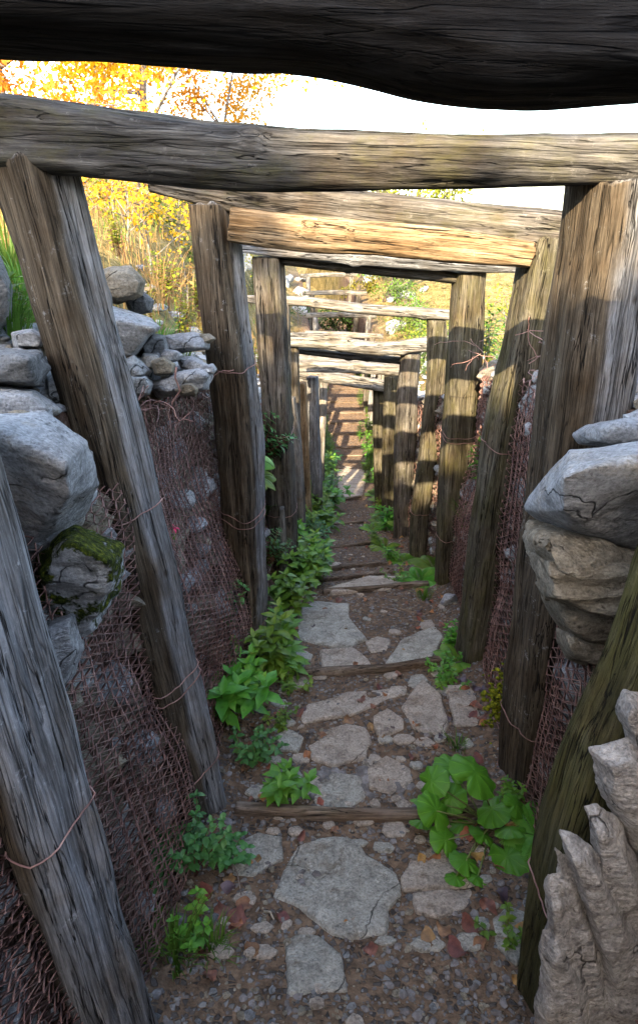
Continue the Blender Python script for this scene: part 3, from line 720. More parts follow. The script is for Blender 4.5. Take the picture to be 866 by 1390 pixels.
flags = [
 ('largest grey flagstone with long cracks, near the bottom of the photo', [(376, 1218), (405, 1150), (440, 1142), (474, 1143), (494, 1165), (535, 1188), (541, 1215), (523, 1235), (522, 1266), (490, 1271), (450, 1266), (418, 1240)], SLAB),
 ('brownish flagstone right of the largest one', [(545, 1192), (560, 1165), (590, 1146), (636, 1176), (660, 1200), (600, 1206), (548, 1210)], SLAB2),
 ('wedge shaped flagstone just below the brownish one', [(560, 1214), (600, 1209), (650, 1206), (630, 1232), (596, 1246), (566, 1240)], SLAB2),
 ('flagstone cut off at the bottom below the largest one', [(388, 1280), (402, 1271), (432, 1274), (462, 1300), (470, 1345), (392, 1350)], SLAB),
 ('mossy edged flagstone left of the largest one', [(318, 1150), (350, 1134), (381, 1137), (383, 1168), (345, 1190), (316, 1188)], SLAB),
 ('rounded oval flagstone in the middle of the second tread', [(418, 1012), (436, 994), (470, 985), (494, 990), (502, 1010), (496, 1030), (455, 1041), (424, 1030)], SLAB2),
 ('long pinkish flagstone with cross cracks', [(412, 972), (420, 956), (475, 941), (540, 937), (546, 944), (505, 960), (478, 972), (440, 977), (414, 982)], SLAB2),
 ('small pointed flagstone carrying a purple leaf', [(507, 972), (525, 960), (546, 976), (548, 990), (516, 1003), (508, 988)], SLAB2),
 ('squarish flagstone on the right under the second step', [(546, 962), (574, 927), (598, 948), (607, 986), (600, 998), (562, 990)], SLAB2),
 ('pale broad flagstone left on the third tread', [(404, 858), (412, 826), (430, 818), (472, 822), (472, 842), (495, 868), (470, 880), (410, 868)], SLAB),
 ('pale flagstone directly above the second step', [(436, 884), (478, 881), (498, 896), (502, 908), (440, 914)], SLAB2),
 ('right flagstone above the second step', [(524, 902), (545, 872), (588, 852), (600, 866), (588, 893), (552, 906)], SLAB),
 ('small flagstone between the pale ones on the third tread', [(496, 872), (512, 866), (530, 870), (524, 884), (504, 886)], SLAB2),
 ('crumbled flagstone left above the first step', [(424, 1070), (452, 1052), (488, 1056), (494, 1082), (470, 1102), (430, 1100)], SLAB),
 ('crumbled flagstone right above the first step', [(500, 1046), (524, 1030), (556, 1044), (560, 1060), (530, 1078), (502, 1070)], SLAB2),
 ('thin pale flagstone against the third step', [(446, 800), (500, 786), (545, 784), (574, 794), (520, 802), (452, 808)], SLAB2),
 ('long pale slab far down the middle of the path', [(456, 614), (488, 612), (497, 645), (492, 674), (462, 678), (454, 640)], SLAB2),
 ('whitish flagstone at the lower right beside the dark post', [(668, 1248), (690, 1232), (716, 1240), (722, 1290), (700, 1310), (674, 1285)], SLAB),
 ('leaf strewn flagstone at the foot of the leaning right post', [(606, 935), (640, 925), (660, 950), (650, 985), (618, 985)], SLAB2),
 ('small white wedge of stone on the right of the far steps', [(446, 770), (456, 762), (464, 771), (450, 774)], SLAB2),
 ('broken flagstone by the left herbs above the first step', [(375, 1000), (392, 990), (412, 1002), (405, 1022), (380, 1020)], SLAB),
]
for f in flags: flag(*f)
taken = [(sum(p[0] for p in f[1])/len(f[1]), sum(p[1] for p in f[1])/len(f[1]), (max(p[0] for p in f[1])-min(p[0] for p in f[1]))/2) for f in flags]
fill = 0
for _ in range(900):
    v = 815 + 480*random.random(); hw = 95 + (v-815)*.22; u = 505 + random.uniform(-hw, hw) - (v-815)*.02; r = random.uniform(10, 24)*(.55+.45*(v-800)/400)
    if any(((u-a)/(c+r))**2 + ((v-b)/((c+r)*.62))**2 < .95 for a, b, c in taken): continue
    taken.append((u, v, r)); fill += 1
    flag('small flat stone filling a gap between the flagstones', [(u+r*random.uniform(.75, 1.2)*math.cos(k), v+r*.55*random.uniform(.75, 1.2)*math.sin(k)) for k in (0, .9, 1.9, 2.9, 4., 5.2)], random.choice([SLAB, SLAB2]), .006, .03, 'small filler stones between the flagstones')
    if fill > 55: break
steps = [
 ('lowest and nearest wooden step edge, bowed downward', [(322, 1102), (400, 1107), (480, 1111), (556, 1111), (660, 1104)], 13),
 ('second wooden step edge from the bottom', [(412, 918), (470, 914), (530, 911), (600, 900)], 10),
 ('third wooden step edge, sloping up to the left', [(440, 806), (500, 803), (545, 798), (580, 796)], 7),
 ('fourth wooden step edge close above the third', [(436, 790), (480, 785), (532, 779)], 6),
 ('fifth step edge beside the white wedge of stone', [(440, 776), (480, 770), (524, 767)], 4.5),
 ('sixth step edge half buried in the path', [(442, 746), (480, 742), (505, 738)], 4),
 ('seventh step edge, thin and dark', [(445, 714), (470, 712), (492, 710)], 3.5),
 ('thick step edge below the long pale slab', [(452, 682), (470, 680), (489, 678)], 6),
]
for lab, px, w in steps:
    pts = []
    for u, v in px:
        p = G(u, v); pts.append((p + Vector((0, 0, .012)), w*mpp(v, p.y)*1.5))
    o, s_, L_ = log('step_board', pts, .035, W_STEP, ex=4, beam=True, rings=70, seg=28, amp=.9)
    tag(o, lab, 'step board', 'wooden step edges across the path')
for i, y in enumerate([11.2, 12.0, 12.7, 13.3, 13.9, 14.6, 15.4]):
    c = xc(y); z = path(y)
    o, s_, L_ = log('step_board', [(w3(c-.5, y, z+.01), .05), (w3(c, y, z+.015), .055), (w3(c+.5, y, z+.01), .05)], .04, W_STEP, ex=4, beam=True, rings=16, seg=14)
    tag(o, 'narrow step edge in the far rising flight', 'step board', 'far steps')

# ------------------------------------------------------------------ fallen leaves, twigs
def leaf_shape(mb, p, dirv, up, L, W, curl=.2, n=5, fold=.25, mi=0, tooth=0.):
    """pointed oval leaf from p along dirv"""
    d = Vector(dirv).normalized(); s = d.cross(Vector(up)); s = s.normalized() if s.length > 1e-4 else d.orthogonal().normalized()
    u = s.cross(d).normalized(); vs = []
    for i in range(n+1):
        t = i/n; w = W*.5*(math.sin(math.pi*min(1, t**.8*.98+.02)))*(1+(tooth if i % 2 else -tooth))
        c = p + d*(L*t*(1-curl*t*.3)) - u*(curl*L*t*t)
        vs += [c - s*w + u*w*fold, c, c + s*w + u*w*fold]
    fs = []
    for i in range(n):
        a = 3*i; fs += [(a, a+1, a+4, a+3), (a+1, a+2, a+5, a+4)]
    mb.add(vs, fs, mi)
protoL = []
for k in range(6):
    mb = MB(); L = .05
    n = 18; vs = [(0, 0, .004)]
    for i in range(n):
        a = 2*math.pi*i/n; r = L*(.5 + .16*math.cos(a) + .05*math.sin(a*5+k) + .05*random.uniform(-1, 1))*(1 if k % 2 else 1.1)
        x, y = r*math.cos(a), r*.72*math.sin(a)
        vs.append((x, y, .004 + .010*math.sin(a*2+k) + 3.2*x*x*(1 if k % 3 else -.6) + 5*y*y*random.uniform(.5, 1)))
    inner = [(v[0]*.5, v[1]*.5, .003 + (v[2]-.004)*.3) for v in vs[1:]]
    allv = [vs[0]] + inner + vs[1:]
    fs = [(0, 1+i, 1+(i+1) % n) for i in range(n)] + [(1+i, 1+n+i, 1+n+(i+1) % n, 1+(i+1) % n) for i in range(n)]
    mb.add(allv, fs); mb.tube([(-L*.6, 0, .006), (-L*.95, .004, .01)], .0009, 4)
    protoL.append((mb, [DEAD, DEAD2, DEAD, DEAD3, DEAD, DEAD2][k]))
leafme = []
for mb, m in protoL:
    o = mb.build('fallen_leaf', m); leafme.append(o.data); bpy.data.objects.remove(o)
def fallen(p, k, sc, label):
    o = bpy.data.objects.new('fallen_leaf', leafme[k]); C.objects.link(o)
    o.location = p + Vector((0, 0, .006)); o.rotation_euler = (random.uniform(-.4, .4), random.uniform(-.4, .4), random.uniform(0, 6.28)); o.scale = (sc,)*3
    tag(o, label, 'fallen leaf', 'dead leaves lying on the path')
LB, LO_, LP = 'dry brown leaf lying on the path', 'curled orange leaf lying on the path', 'dark purple leaf lying on the path'
for (u, v, k, s) in [(408, 1140, 2, 1), (345, 1168, 0, 1.1), (515, 935, 0, .9), (406, 971, 4, 1.2), (530, 992, 3, 1.2), (564, 985, 1, 1.2), (600, 1003, 3, 1.4), (560, 1030, 0, 1),
    (503, 990, 4, .9), (515, 1001, 0, .9), (524, 1062, 1, 1), (436, 1095, 1, 1.1), (590, 1165, 1, 1.6), (572, 1170, 5, 1), (648, 1165, 1, 1.4), (635, 1135, 5, 1.6), (480, 904, 0, .9), (470, 862, 0, .8),
    (500, 838, 0, 1.2), (447, 815, 4, 1), (497, 816, 1, 1), (570, 842, 1, 1), (565, 853, 1, .9), (585, 818, 5, .9), (595, 812, 1, .8), (586, 832, 5, 1), (617, 915, 1, 1.2), (630, 940, 5, 1.5), (645, 935, 3, 1.6),
    (625, 925, 3, 1.5), (640, 960, 1, 1.3), (612, 955, 0, 1), (655, 985, 5, 1.3), (640, 975, 2, 1.2), (625, 1010, 3, 1.6), (590, 1015, 1, .9), (640, 1260, 2, 1.4), (600, 1262, 0, 1.2), (625, 1295, 2, 1.6), (660, 1230, 0, 1.4),
    (300, 1240, 2, 1.6), (318, 1255, 0, 1.6), (285, 1215, 1, 1.5), (335, 1230, 4, 1.2), (270, 1230, 1, 1.4), (310, 1195, 0, 1), (380, 970, 1, 1), (360, 960, 0, 1), (494, 786, 1, .8), (470, 800, 0, .8), (435, 1000, 0, 1),
    (500, 1290, 0, 1), (340, 1290, 2, 1.2), (380, 1245, 0, 1), (680, 1215, 3, 1.5), (700, 1270, 1, 1.4)]:
    fallen(G(u, v), k, s*.68, {DEAD: LB, DEAD2: LO_, DEAD3: LP}[protoL[k][1]])
for _ in range(225):
    y = 1. + 7*random.random()**1.1; e = random.random()
    x = xc(y) + (random.uniform(-.5, .52) if e < .35 else random.choice([-1, 1])*random.uniform(.30, .56))
    k = random.choice([0, 1, 2, 2, 3, 4, 4, 5]); fallen(Vector((x, y, floorz(x, y))), k, random.uniform(.45, .9), {DEAD: LB, DEAD2: LO_, DEAD3: LP}[protoL[k][1]])
for lab, a, b, r in [('pale thin twig lying by the left herbs', (313, 1170), (328, 1218), .004), ('short reddish stick on the gravel left', (358, 1240), (372, 1252), .006),
        ('pale twig lying on the dirt of the fourth tread', (518, 826), (548, 833), .006), ('bent twig at the foot of the third right post', (540, 775), (552, 760), .006), ('dark stick across the second step at right', (585, 913), (625, 900), .006)]:
    p, q = G(*a), G(*b); mb = MB(); mid = p.lerp(q, .5) + Vector((.004, .01, .008))
    mb.tube([p + Vector((0, 0, .008)), mid, q + Vector((0, 0, .01))], [r*.6, r*.5, r*.35], 6)
    tag(mb.build('twig', STICK), lab, 'twig')
mb = MB(); mb.tube([P(98, 1058, 1.15), P(130, 1044, 1.2), P(170, 1030, 1.26)], [.002, .0028, .0016], 6)
tag(mb.build('twig', STICK), 'white twig poking through the lower left mesh', 'twig')

# ------------------------------------------------------------------ plants
def herb_parts(n_st, h, ll, lw, mat, spread=.5, pairs=5, seed=0, droop=.25):
    random.seed(seed); st = MB(); fo = MB()
    for i in range(n_st):
        a = random.uniform(0, 6.28); ln = random.uniform(.1, spread); hh = h*random.uniform(.6, 1.05)
        base = Vector((random.uniform(-.03, .03), random.uniform(-.03, .03), -.02))
        tip = base + Vector((math.cos(a)*ln*hh, math.sin(a)*ln*hh, hh)); bend = Vector((math.cos(a), math.sin(a), 0))*hh*.12
        pts = [base.lerp(tip, t) + bend*(t*t-t) for t in (0, .25, .5, .75, 1)]
        st.tube(pts, [.0025, .0022, .0018, .0014, .0008], 4)
        for k in range(pairs):
            t = .3 + .7*(k+1)/pairs; t = min(t, 1); p = base.lerp(tip, t) + bend*(t*t-t); ang = a + k*1.57 + random.uniform(-.3, .3)
            sz = (1-.4*abs(t-.65)/.65)*random.uniform(.75, 1.15)
            for q in (0, math.pi):
                d = Vector((math.cos(ang+q), math.sin(ang+q), random.uniform(-.1, .45)))
                leaf_shape(fo, p, d, (0, 0, 1), ll*sz, lw*sz, droop*random.uniform(.5, 1.5), 5, .22, 0, .08)
            if k == pairs-1:
                for q in range(3):
                    d = Vector((math.cos(ang+q*2.1), math.sin(ang+q*2.1), .9)); leaf_shape(fo, p, d, (0, 0, 1), ll*.5, lw*.5, .1, 4, .3)
    return st, fo
def grass_mb(n, h, spread, seed, w=.004):
    random.seed(seed); mb = MB()
    for i in range(n):
        a = random.uniform(0, 6.28); r = spread*random.random(); b = Vector((r*math.cos(a), r*math.sin(a), -.01)); hh = h*random.uniform(.5, 1.1)
        d = Vector((math.cos(a), math.sin(a), 0))*hh*random.uniform(.1, .7); s = Vector((-math.sin(a), math.cos(a), 0))*w
        vs = []
        for k in range(5):
            t = k/4; c = b + d*t*t + Vector((0, 0, hh*(t-.35*t*t*random.uniform(.8, 1.1)))); ww = s*(1-t*.92)
            vs += [c-ww, c+ww]
        mb.add(vs, [(2*k, 2*k+1, 2*k+3, 2*k+2) for k in range(4)])
    return mb
def fern_mb(n, L, seed, mi=0):
    random.seed(seed); mb = MB()
    for i in range(n):
        a = 6.28*i/n + random.uniform(-.3, .3); d = Vector((math.cos(a), math.sin(a), 0)); s = Vector((-d.y, d.x, 0)); ln = L*random.uniform(.7, 1.1)
        pts = [d*ln*t*.8 + Vector((0, 0, ln*(.75*t-.6*t*t))) for t in [k/9 for k in range(10)]]
        mb.tube(pts, .0013, 3)
        for k in range(1, 28):
            t = k/28; x = t*9; j = min(int(x), 8); p = pts[j].lerp(pts[j+1], x-j); w = ln*.3*math.sin(math.pi*min(1, t*.85+.12))
            for q in (-1, 1):
                leaf_shape(mb, p, s*q + d*.35 - Vector((0, 0, .15)), (0, 0, 1), w, w*.24, .15, 3, .1, mi)
    return mb
st0 = random.getstate()
protos = {}
def make_proto(key, name, lists, cat):
    r = empty(name, (0, -300, 0)); r['category'] = cat
    for nm, mb, m in lists: kid(r, mb.build(nm, m, parent=r))
    protos[key] = r; return r
def hp(key, name, mat, stem, **kw):
    s, f = herb_parts(mat=None, **kw); make_proto(key, name, [('stem', s, stem), ('foliage', f, mat)], 'herb')
hp('broad', 'leafy_herb', HERB, STEM, n_st=8, h=.2, ll=.105, lw=.045, spread=.8, pairs=4, seed=3)
hp('broad2', 'leafy_herb', HERB, STEM, n_st=9, h=.24, ll=.085, lw=.038, spread=.6, pairs=5, seed=5)
hp('dark', 'leafy_herb', HERBD, STEMR, n_st=13, h=.18, ll=.045, lw=.026, spread=.9, pairs=5, seed=8)
hp('dark2', 'leafy_herb', HERBD, STEMR, n_st=14, h=.22, ll=.042, lw=.022, spread=.7, pairs=6, seed=18)
hp('lime', 'leafy_herb', HERBL, STEM, n_st=8, h=.16, ll=.05, lw=.02, spread=.7, pairs=6, seed=28)
hp('small', 'small_herb', HERB, STEM, n_st=9, h=.08, ll=.025, lw=.014, spread=.9, pairs=4, seed=38)
hp('tall', 'tall_weed', GRASS, STEM, n_st=5, h=.42, ll=.08, lw=.03, spread=.4, pairs=8, seed=48)
hp('bankh', 'bank_plant', GOLDG, STEMR, n_st=9, h=.3, ll=.04, lw=.02, spread=.5, pairs=9, seed=58)
for i in range(2): make_proto('fern%d' % i, 'fern', [('frond', fern_mb(7, .17+.03*i, 60+i), [HERB, HERBL][i])], 'fern')
for i in range(2): make_proto('grass%d' % i, 'grass_tuft', [('blade', grass_mb(60, .14, .06, 70+i), GRASS)], 'grass tuft')
make_proto('grassL', 'grass_tuft', [('blade', grass_mb(90, .42, .1, 72, .0055), GRASS)], 'grass tuft')
make_proto('grassD', 'grass_tuft', [('blade', grass_mb(70, .34, .12, 73, .0025), DRY)], 'grass tuft')
random.setstate(st0)
def plant(key, loc, sc, label, group, tilt=(0, 0)):
    o = dup(protos[key], loc, random.uniform(0, 6.28), sc, tilt); o['label'] = label
    if group: o['group'] = group
    return o
def pg(key, u, v, sc, label, group='plants rooted along the path edge', d=None, tilt=(0, 0)):
    p = P(u, v, d) if d else G(u, v)
    return plant(key, p, sc, label, group, tilt)
# left cluster, near to far (u,v = root position)
for key, u, v, sc, lab in [
    ('grass0', 235, 1300, 1.0, 'tuft of short grass in the lower left below the dark leaved herb'),
    ('grass1', 285, 1290, .9, 'bright grass tuft near the brown leaves at lower left'),
    ('small', 255, 1268, 1.3, 'small green sprout beside the lower left mesh'),
    ('dark', 215, 1190, .95, 'dark leaved herb hugging the lower left mesh'),
    ('dark2', 265, 1180, .9, 'dense dark herb left of the mossy edged flagstone'),
    ('dark', 310, 1170, .75, 'dark herb beside the flagstone at the foot of the tall leaning post'),
    ('broad', 375, 1085, .7, 'low broad leaves touching the lowest step on the left'),
    ('dark', 345, 1040, .8, 'coarse dark herb between the lowest step and the herb clump'),
    ('grass0', 385, 1085, .6, 'thin grass beside the lowest step'),
    ('broad', 300, 975, 1.15, 'broad glossy leaved herb right of the tall leaning post'),
    ('broad2', 335, 960, 1., 'broad leaved herb in front of the knotty post'),
    ('small', 375, 985, 1.2, 'low sprig at the path edge by the oval flagstone'),
    ('broad2', 370, 920, 1.15, 'bushy herb left of the second step'),
    ('broad', 400, 915, .95, 'spreading herb overlapping the second step'),
    ('small', 400, 935, 1.3, 'feathery green patch under the second step'),
    ('broad', 375, 870, 1.1, 'large leaved herb right of the foot of the knotty post'),
    ('dark', 310, 905, 1., 'dim herb at the foot of the knotty post'),
    ('dark2', 300, 860, 1., 'shaded herb against mesh left of the knotty post'),
    ('broad2', 395, 840, 1.2, 'bright herb beside the pale broad flagstone'),
    ('broad2', 415, 800, 1.2, 'tall bright herb by the third step'),
    ('broad', 405, 790, 1.2, 'leafy herb behind the bright ones'),
    ('fern0', 370, 800, 1.4, 'fern low beside the third left post'),
    ]: pg(key, u, v, sc, lab)
LG = 'dense herbs along the left of the far path'
for i in range(64):
    y = random.uniform(3.6, 10.5); x = xc(y) - random.uniform(.26, .55); k = random.choice(['broad2', 'dark2', 'small', 'lime', 'broad', 'dark'])
    plant(k, (x, y, hz(x, y)), random.uniform(.9, 1.4)*(1 if y < 6 else 1.2), 'green herb in the dense row left of the far path', LG)
for i in range(9):     # hanging greenery on the left wall
    y = random.uniform(2.75, 4.0); t = random.uniform(.15, .7); p = wallpt(-1, y, t, .06)
    plant(random.choice(['fern0', 'dark2', 'fern0']), p, random.uniform(.8, 1.2), 'dark ferny plant hanging from the left wall behind the knotty post', 'plants hanging on the left wall', (0, .7))
RG = 'green plants at the foot of the right posts'
for key, u, v, sc, lab in [
    ('fern1', 590, 775, 1.3, 'lime fern between third and fourth right posts'),
    ('fern1', 570, 790, 1.1, 'lime fern spreading onto the third step'),
    ('fern0', 548, 765, 1.1, 'fern at the foot of the fourth right post'),
    ('lime', 530, 765, 1., 'lime herb right of the fifth step'),
    ('small', 540, 790, 1.3, 'small herb at the right end of the third step'),
    ('grass0', 575, 812, .8, 'grass blades in front of the third right post'),
    ('lime', 612, 880, .8, 'lime herb left of the foot of the leaning right post'),
    ('fern1', 620, 900, .8, 'light fern patch at the right end of the second step'),
    ('small', 600, 915, 1.3, 'fine green sprigs on the second step right end'),
    ('small', 605, 930, 1.2, 'low green sprigs below the second step right end'),
    ('grass1', 620, 1015, .6, 'thin grass beside the purple leaf on the right'),
    ('lime', 690, 1095, .65, 'small leaved herb behind the round leaves'),
    ('fern1', 728, 1135, .85, 'fern fronds against the dark mossy post'),
    ('small', 690, 1275, 1., 'sprig beside the whitish flagstone'),
    ('fern1', 520, 745, 1., 'fern at the foot of the fifth right post'),
    ('lime', 508, 740, 1., 'lime herb by the sixth right post'),
    ('fern0', 505, 720, 1., 'fern crowding the right side of the far steps'),
    ]: pg(key, u, v, sc, lab, RG)
for i in range(30):
    y = random.uniform(5.5, 11); x = xc(y) + random.uniform(.3, .56); k = random.choice(['lime', 'fern1', 'fern0', 'broad2'])
    plant(k, (x, y, hz(x, y)), random.uniform(.9, 1.4), 'green fern or herb in the row right of the far path', RG)
for i in range(60):
    y = random.uniform(9, 18); sgn = random.choice([-1, 1]); x = xc(y) + sgn*random.uniform(.3, .62)
    plant(random.choice(['lime', 'tall']), (x, y, hz(x, y)), random.uniform(1., 1.5), 'sunny green herb beside the far flight of steps', 'herbs by the far steps')
# small sprig and pink flower in the mesh
s = pg('small', 228, 735, .5, 'tiny green sprig growing out of the left mesh', None, 1.95)
mb = MB()
for k in range(6): leaf_shape(mb, Vector((0, 0, 0)), (math.cos(k), math.sin(k)*.4-.5, math.sin(k)), (0, 0, 1), .022, .008, .2, 3)
tag(mb.build('flower', PINK, loc=P(238, 716, 1.93)), 'small bright pink flower on the left mesh', 'flower')

# butterbur: big rounded leaves
def round_leaf(R_, seed):
    random.seed(seed); n = 40; rings = 6; vs = [(0, 0, 0)]
    for j in range(1, rings+1):
        f = j/rings
        for i in range(n):
            a = 2*math.pi*i/n
            notch = 1 - .62*math.exp(-((math.atan2(math.sin(a-math.pi), math.cos(a-math.pi)))/.22)**2)*f
            edge = 1 + (.045*math.cos(a*9+seed) + .022*math.cos(a*27))*f
            r = R_*f*notch*edge
            z = .10*R_*math.cos(a*9+seed)*f*f*.5 - .28*R_*f*f + .05*R_*n3(math.cos(a)*1.5+seed, math.sin(a)*1.5, f*2)
            vs.append((r*math.cos(a), r*math.sin(a), z))
    fs = [(0, 1+i, 1+(i+1) % n) for i in range(n)]
    for j in range(rings-1):
        a0 = 1+j*n; b0 = a0+n
        fs += [(a0+i, b0+i, b0+(i+1) % n, a0+(i+1) % n) for i in range(n)]
    mb = MB(); mb.add(vs, fs); return mb
st0 = random.getstate()
root = G(668, 1120); bb = empty('butterbur', root); tag(bb, 'plant with big round green leaves on the right by the lowest step', 'plant')
for i, (u, v, d, wpx, tx, ty) in enumerate([(645, 1048, 1.50, 72, -.35, .25), (586, 1060, 1.56, 48, -.45, -.5), (592, 1100, 1.46, 56, -.6, -.3), (612, 1040, 1.64, 48, -.2, -.1), (668, 1098, 1.50, 52, -.4, .3),
        (688, 1162, 1.36, 62, -.55, .1), (632, 1168, 1.34, 46, -.4, 0), (604, 1140, 1.40, 44, -.5, -.3), (692, 1124, 1.43, 46, -.5, .3), (572, 1115, 1.5, 34, -.4, -.4), (628, 1118, 1.52, 42, -.3, 0), (618, 1190, 1.3, 30, -.3, 0), (656, 1132, 1.45, 40, -.5, .2), (700, 1092, 1.5, 36, -.5, .3), (612, 1082, 1.56, 44, -.5, -.2), (648, 1190, 1.3, 34, -.5, .1), (575, 1085, 1.5, 36, -.6, -.3), (715, 1150, 1.38, 34, -.4, .3)]):
    p = P(u, v, d) - root; r_ = wpx*mpp(v, d)/2*.98
    lf = round_leaf(r_, i+1).build('leaf', BUTTER, parent=bb, loc=p); lf.rotation_euler = (-tx, ty, random.uniform(0, 6.28))
    mb = MB(); b = Vector((random.uniform(-.02, .02), random.uniform(-.02, .02), -.01)); mid = b.lerp(p, .5) + Vector((0, 0, .01))
    mb.tube([b, mid, p - Vector((0, 0, .002))], [.003, .0025, .002], 5); mb.build('leaf_stalk', STEM, parent=bb)
root = G(668, 1300); b2 = empty('butterbur', root); tag(b2, 'round green leaf peeking in at the bottom edge right of centre', 'plant')
for i, (u, v, d) in enumerate([(662, 1292, 1.1), (640, 1330, 1.03), (680, 1345, 1.02)]):
    p = P(u, v, d) - root; lf = round_leaf(.028, i+20).build('leaf', BUTTER, parent=b2, loc=p); lf.rotation_euler = (.4, 0, i)
    mb = MB(); mb.tube([Vector((0, 0, -.02)), p], .002, 4); mb.build('leaf_stalk', STEM, parent=b2)
random.setstate(st0)
# moss cushion at the foot of the thick right post
mb = MB(); ICO = ICO2
for _ in range(140):
    u, v = random.gauss(676, 9), random.gauss(955, 20); p = P(u, v, 1.85 + random.uniform(-.03, .02)); lump(mb, p, random.uniform(.004, .010))
ICO = LO
tag(mb.build('moss', MOSS), 'yellow green moss at the foot of the thick ridged post', 'moss', kind='stuff')

# ------------------------------------------------------------------ banks: grass, weeds, shrubs
def blades_field(name, label, spots, mat, hgt, w, n):
    mb = MB()
    for (x, y, s) in spots:
        z = hz(x, y)
        for k in range(n):
            a = random.uniform(0, 6.28); b = Vector((x+random.gauss(0, .07*s), y+random.gauss(0, .07*s), z-.03)); hh = hgt*s*random.uniform(.4, 1.1)
            d = Vector((math.cos(a), math.sin(a), 0))*hh*random.uniform(.05, .6); sv = Vector((math.cos(a+1.57), math.sin(a+1.57), 0))*w*s
            vs = []
            for q in range(4):
                t = q/3; c = b + d*t*t + Vector((0, 0, hh*(t-.25*t*t))); vs += [c-sv*(1-.9*t), c+sv*(1-.9*t)]
            mb.add(vs, [(0, 1, 3, 2), (2, 3, 5, 4), (4, 5, 7, 6)])
    tag(mb.build(name, mat, smooth=False), label, 'grass', kind='stuff')
def spotsL(n, y0, y1, q0, q1, s0=.8, s1=1.3):
    out = []
    for _ in range(n):
        y = y0 + (y1-y0)*random.random()**1.2; q = q0 + (q1-q0)*random.random()*(y/y1 if y1 > 10 else 1); out.append((xc(y)-RL-q, y, random.uniform(s0, s1)))
    return out
def spotsR(n, y0, y1, q0, q1, s0=.8, s1=1.3):
    out = []
    for _ in range(n):
        y = y0 + (y1-y0)*random.random()**1.2; q = q0 + (q1-q0)*random.random(); out.append((xc(y)+RR+q, y, random.uniform(s0, s1)))
    return out
blades_field('dry_grass', 'dry golden grass covering the left bank', spotsL(1100, 2.7, 24, .25, 9, .8, 1.6), DRY, .13, .003, 14)
blades_field('bank_grass', 'green grass mixed into the left bank', spotsL(420, 2.6, 20, .3, 7, .7, 1.2), GRASS, .13, .003, 12)
blades_field('right_bank_grass', 'green grass along the right bank', spotsR(260, 2.4, 16, .12, 3, .8, 1.4), GRASS, .14, .003, 14)
blades_field('seed_stalks', 'brown seeded stalks standing in the dry grass of the left bank', spotsL(260, 3, 14, .3, 6, .8, 1.5), STEMR, .26, .002, 5)
blades_field('far_grass', 'sun bleached grass on the far slope', spotsR(500, 6, 30, .2, 12, 1., 2.), DRY, .18, .006, 8)
for (u, v, d, k, s, lab) in [(8, 455, 1.9, 'grassL', .8, 'long green grass at the left edge behind the tall leaning post'), (40, 440, 2.3, 'grassL', 1., 'long green grass left of the tall leaning post top'), (20, 400, 2.8, 'grassL', 1.1, 'long grass highest on the left edge'),
        (240, 448, 2.75, 'grassL', .55, 'arching green grass above the long smooth stone'), (215, 440, 3.0, 'grassL', .6, 'grass behind the dark angular stone'),
        (12, 430, 2.0, 'broad2', .8, 'broad leaved sprig above the slab at the left edge'), (30, 432, 2.1, 'lime', .7, 'lime sprig above the slab at the left edge'),
        (200, 430, 3.2, 'bankh', .8, 'brown seeded plant behind the left stone pile'), (245, 440, 3.5, 'bankh', 1., 'brown bushy plant left of the knotty post'), (222, 420, 4., 'bankh', 1.2, 'golden weedy plant on the left bank'), (170, 400, 4., 'bankh', 1.1, 'golden plant behind the highest boulder'),
        (660, 485, 3.4, 'grassL', .6, 'grass between third right post and leaning post'), (672, 492, 3.2, 'tall', .8, 'leafy weed behind the right mesh tangle'), (662, 480, 3.6, 'tall', .9, 'tall weed left of the leaning right post'), (765, 450, 2.6, 'tall', .7, 'tall weed between the leaning post and the thick ridged post'),
        (758, 460, 2.5, 'grassL', .5, 'grass beside the thick ridged post'), (608, 530, 5., 'tall', .8, 'weed behind the fourth right post'), (612, 500, 5.5, 'tall', .9, 'weed higher behind the fourth right post'), (875, 470, 2.4, 'grassL', .7, 'grass at the right edge of the photo'),
        (345, 480, 4.2, 'bankh', .7, 'weed between knotty post and sunlit top post'), (345, 520, 3.3, 'lime', .9, 'green herb on the rim between the second and third left posts'), (408, 560, 5.8, 'bankh', .7, 'thin weed over the far left posts')]:
    p = P(u, v, d); p.z = hz(p.x, p.y); o = plant(k, p, s, lab, 'plants on the banks')
for _ in range(60):
    y = random.uniform(3.5, 13); q = random.uniform(.3, 3.5); x = xc(y)-RL-q
    plant(random.choice(['bankh', 'bankh', 'grassD', 'tall']), (x, y, hz(x, y)), random.uniform(.8, 1.6), 'weedy golden plant scattered over the left bank', 'weeds on the left bank')
for _ in range(26):
    y = random.uniform(3.5, 12); q = random.uniform(.1, 1.6); x = xc(y)+RR+q
    plant(random.choice(['bankh', 'tall', 'grassD']), (x, y, hz(x, y)), random.uniform(.7, 1.2), 'weedy plant scattered over the right bank', 'weeds on the right bank')
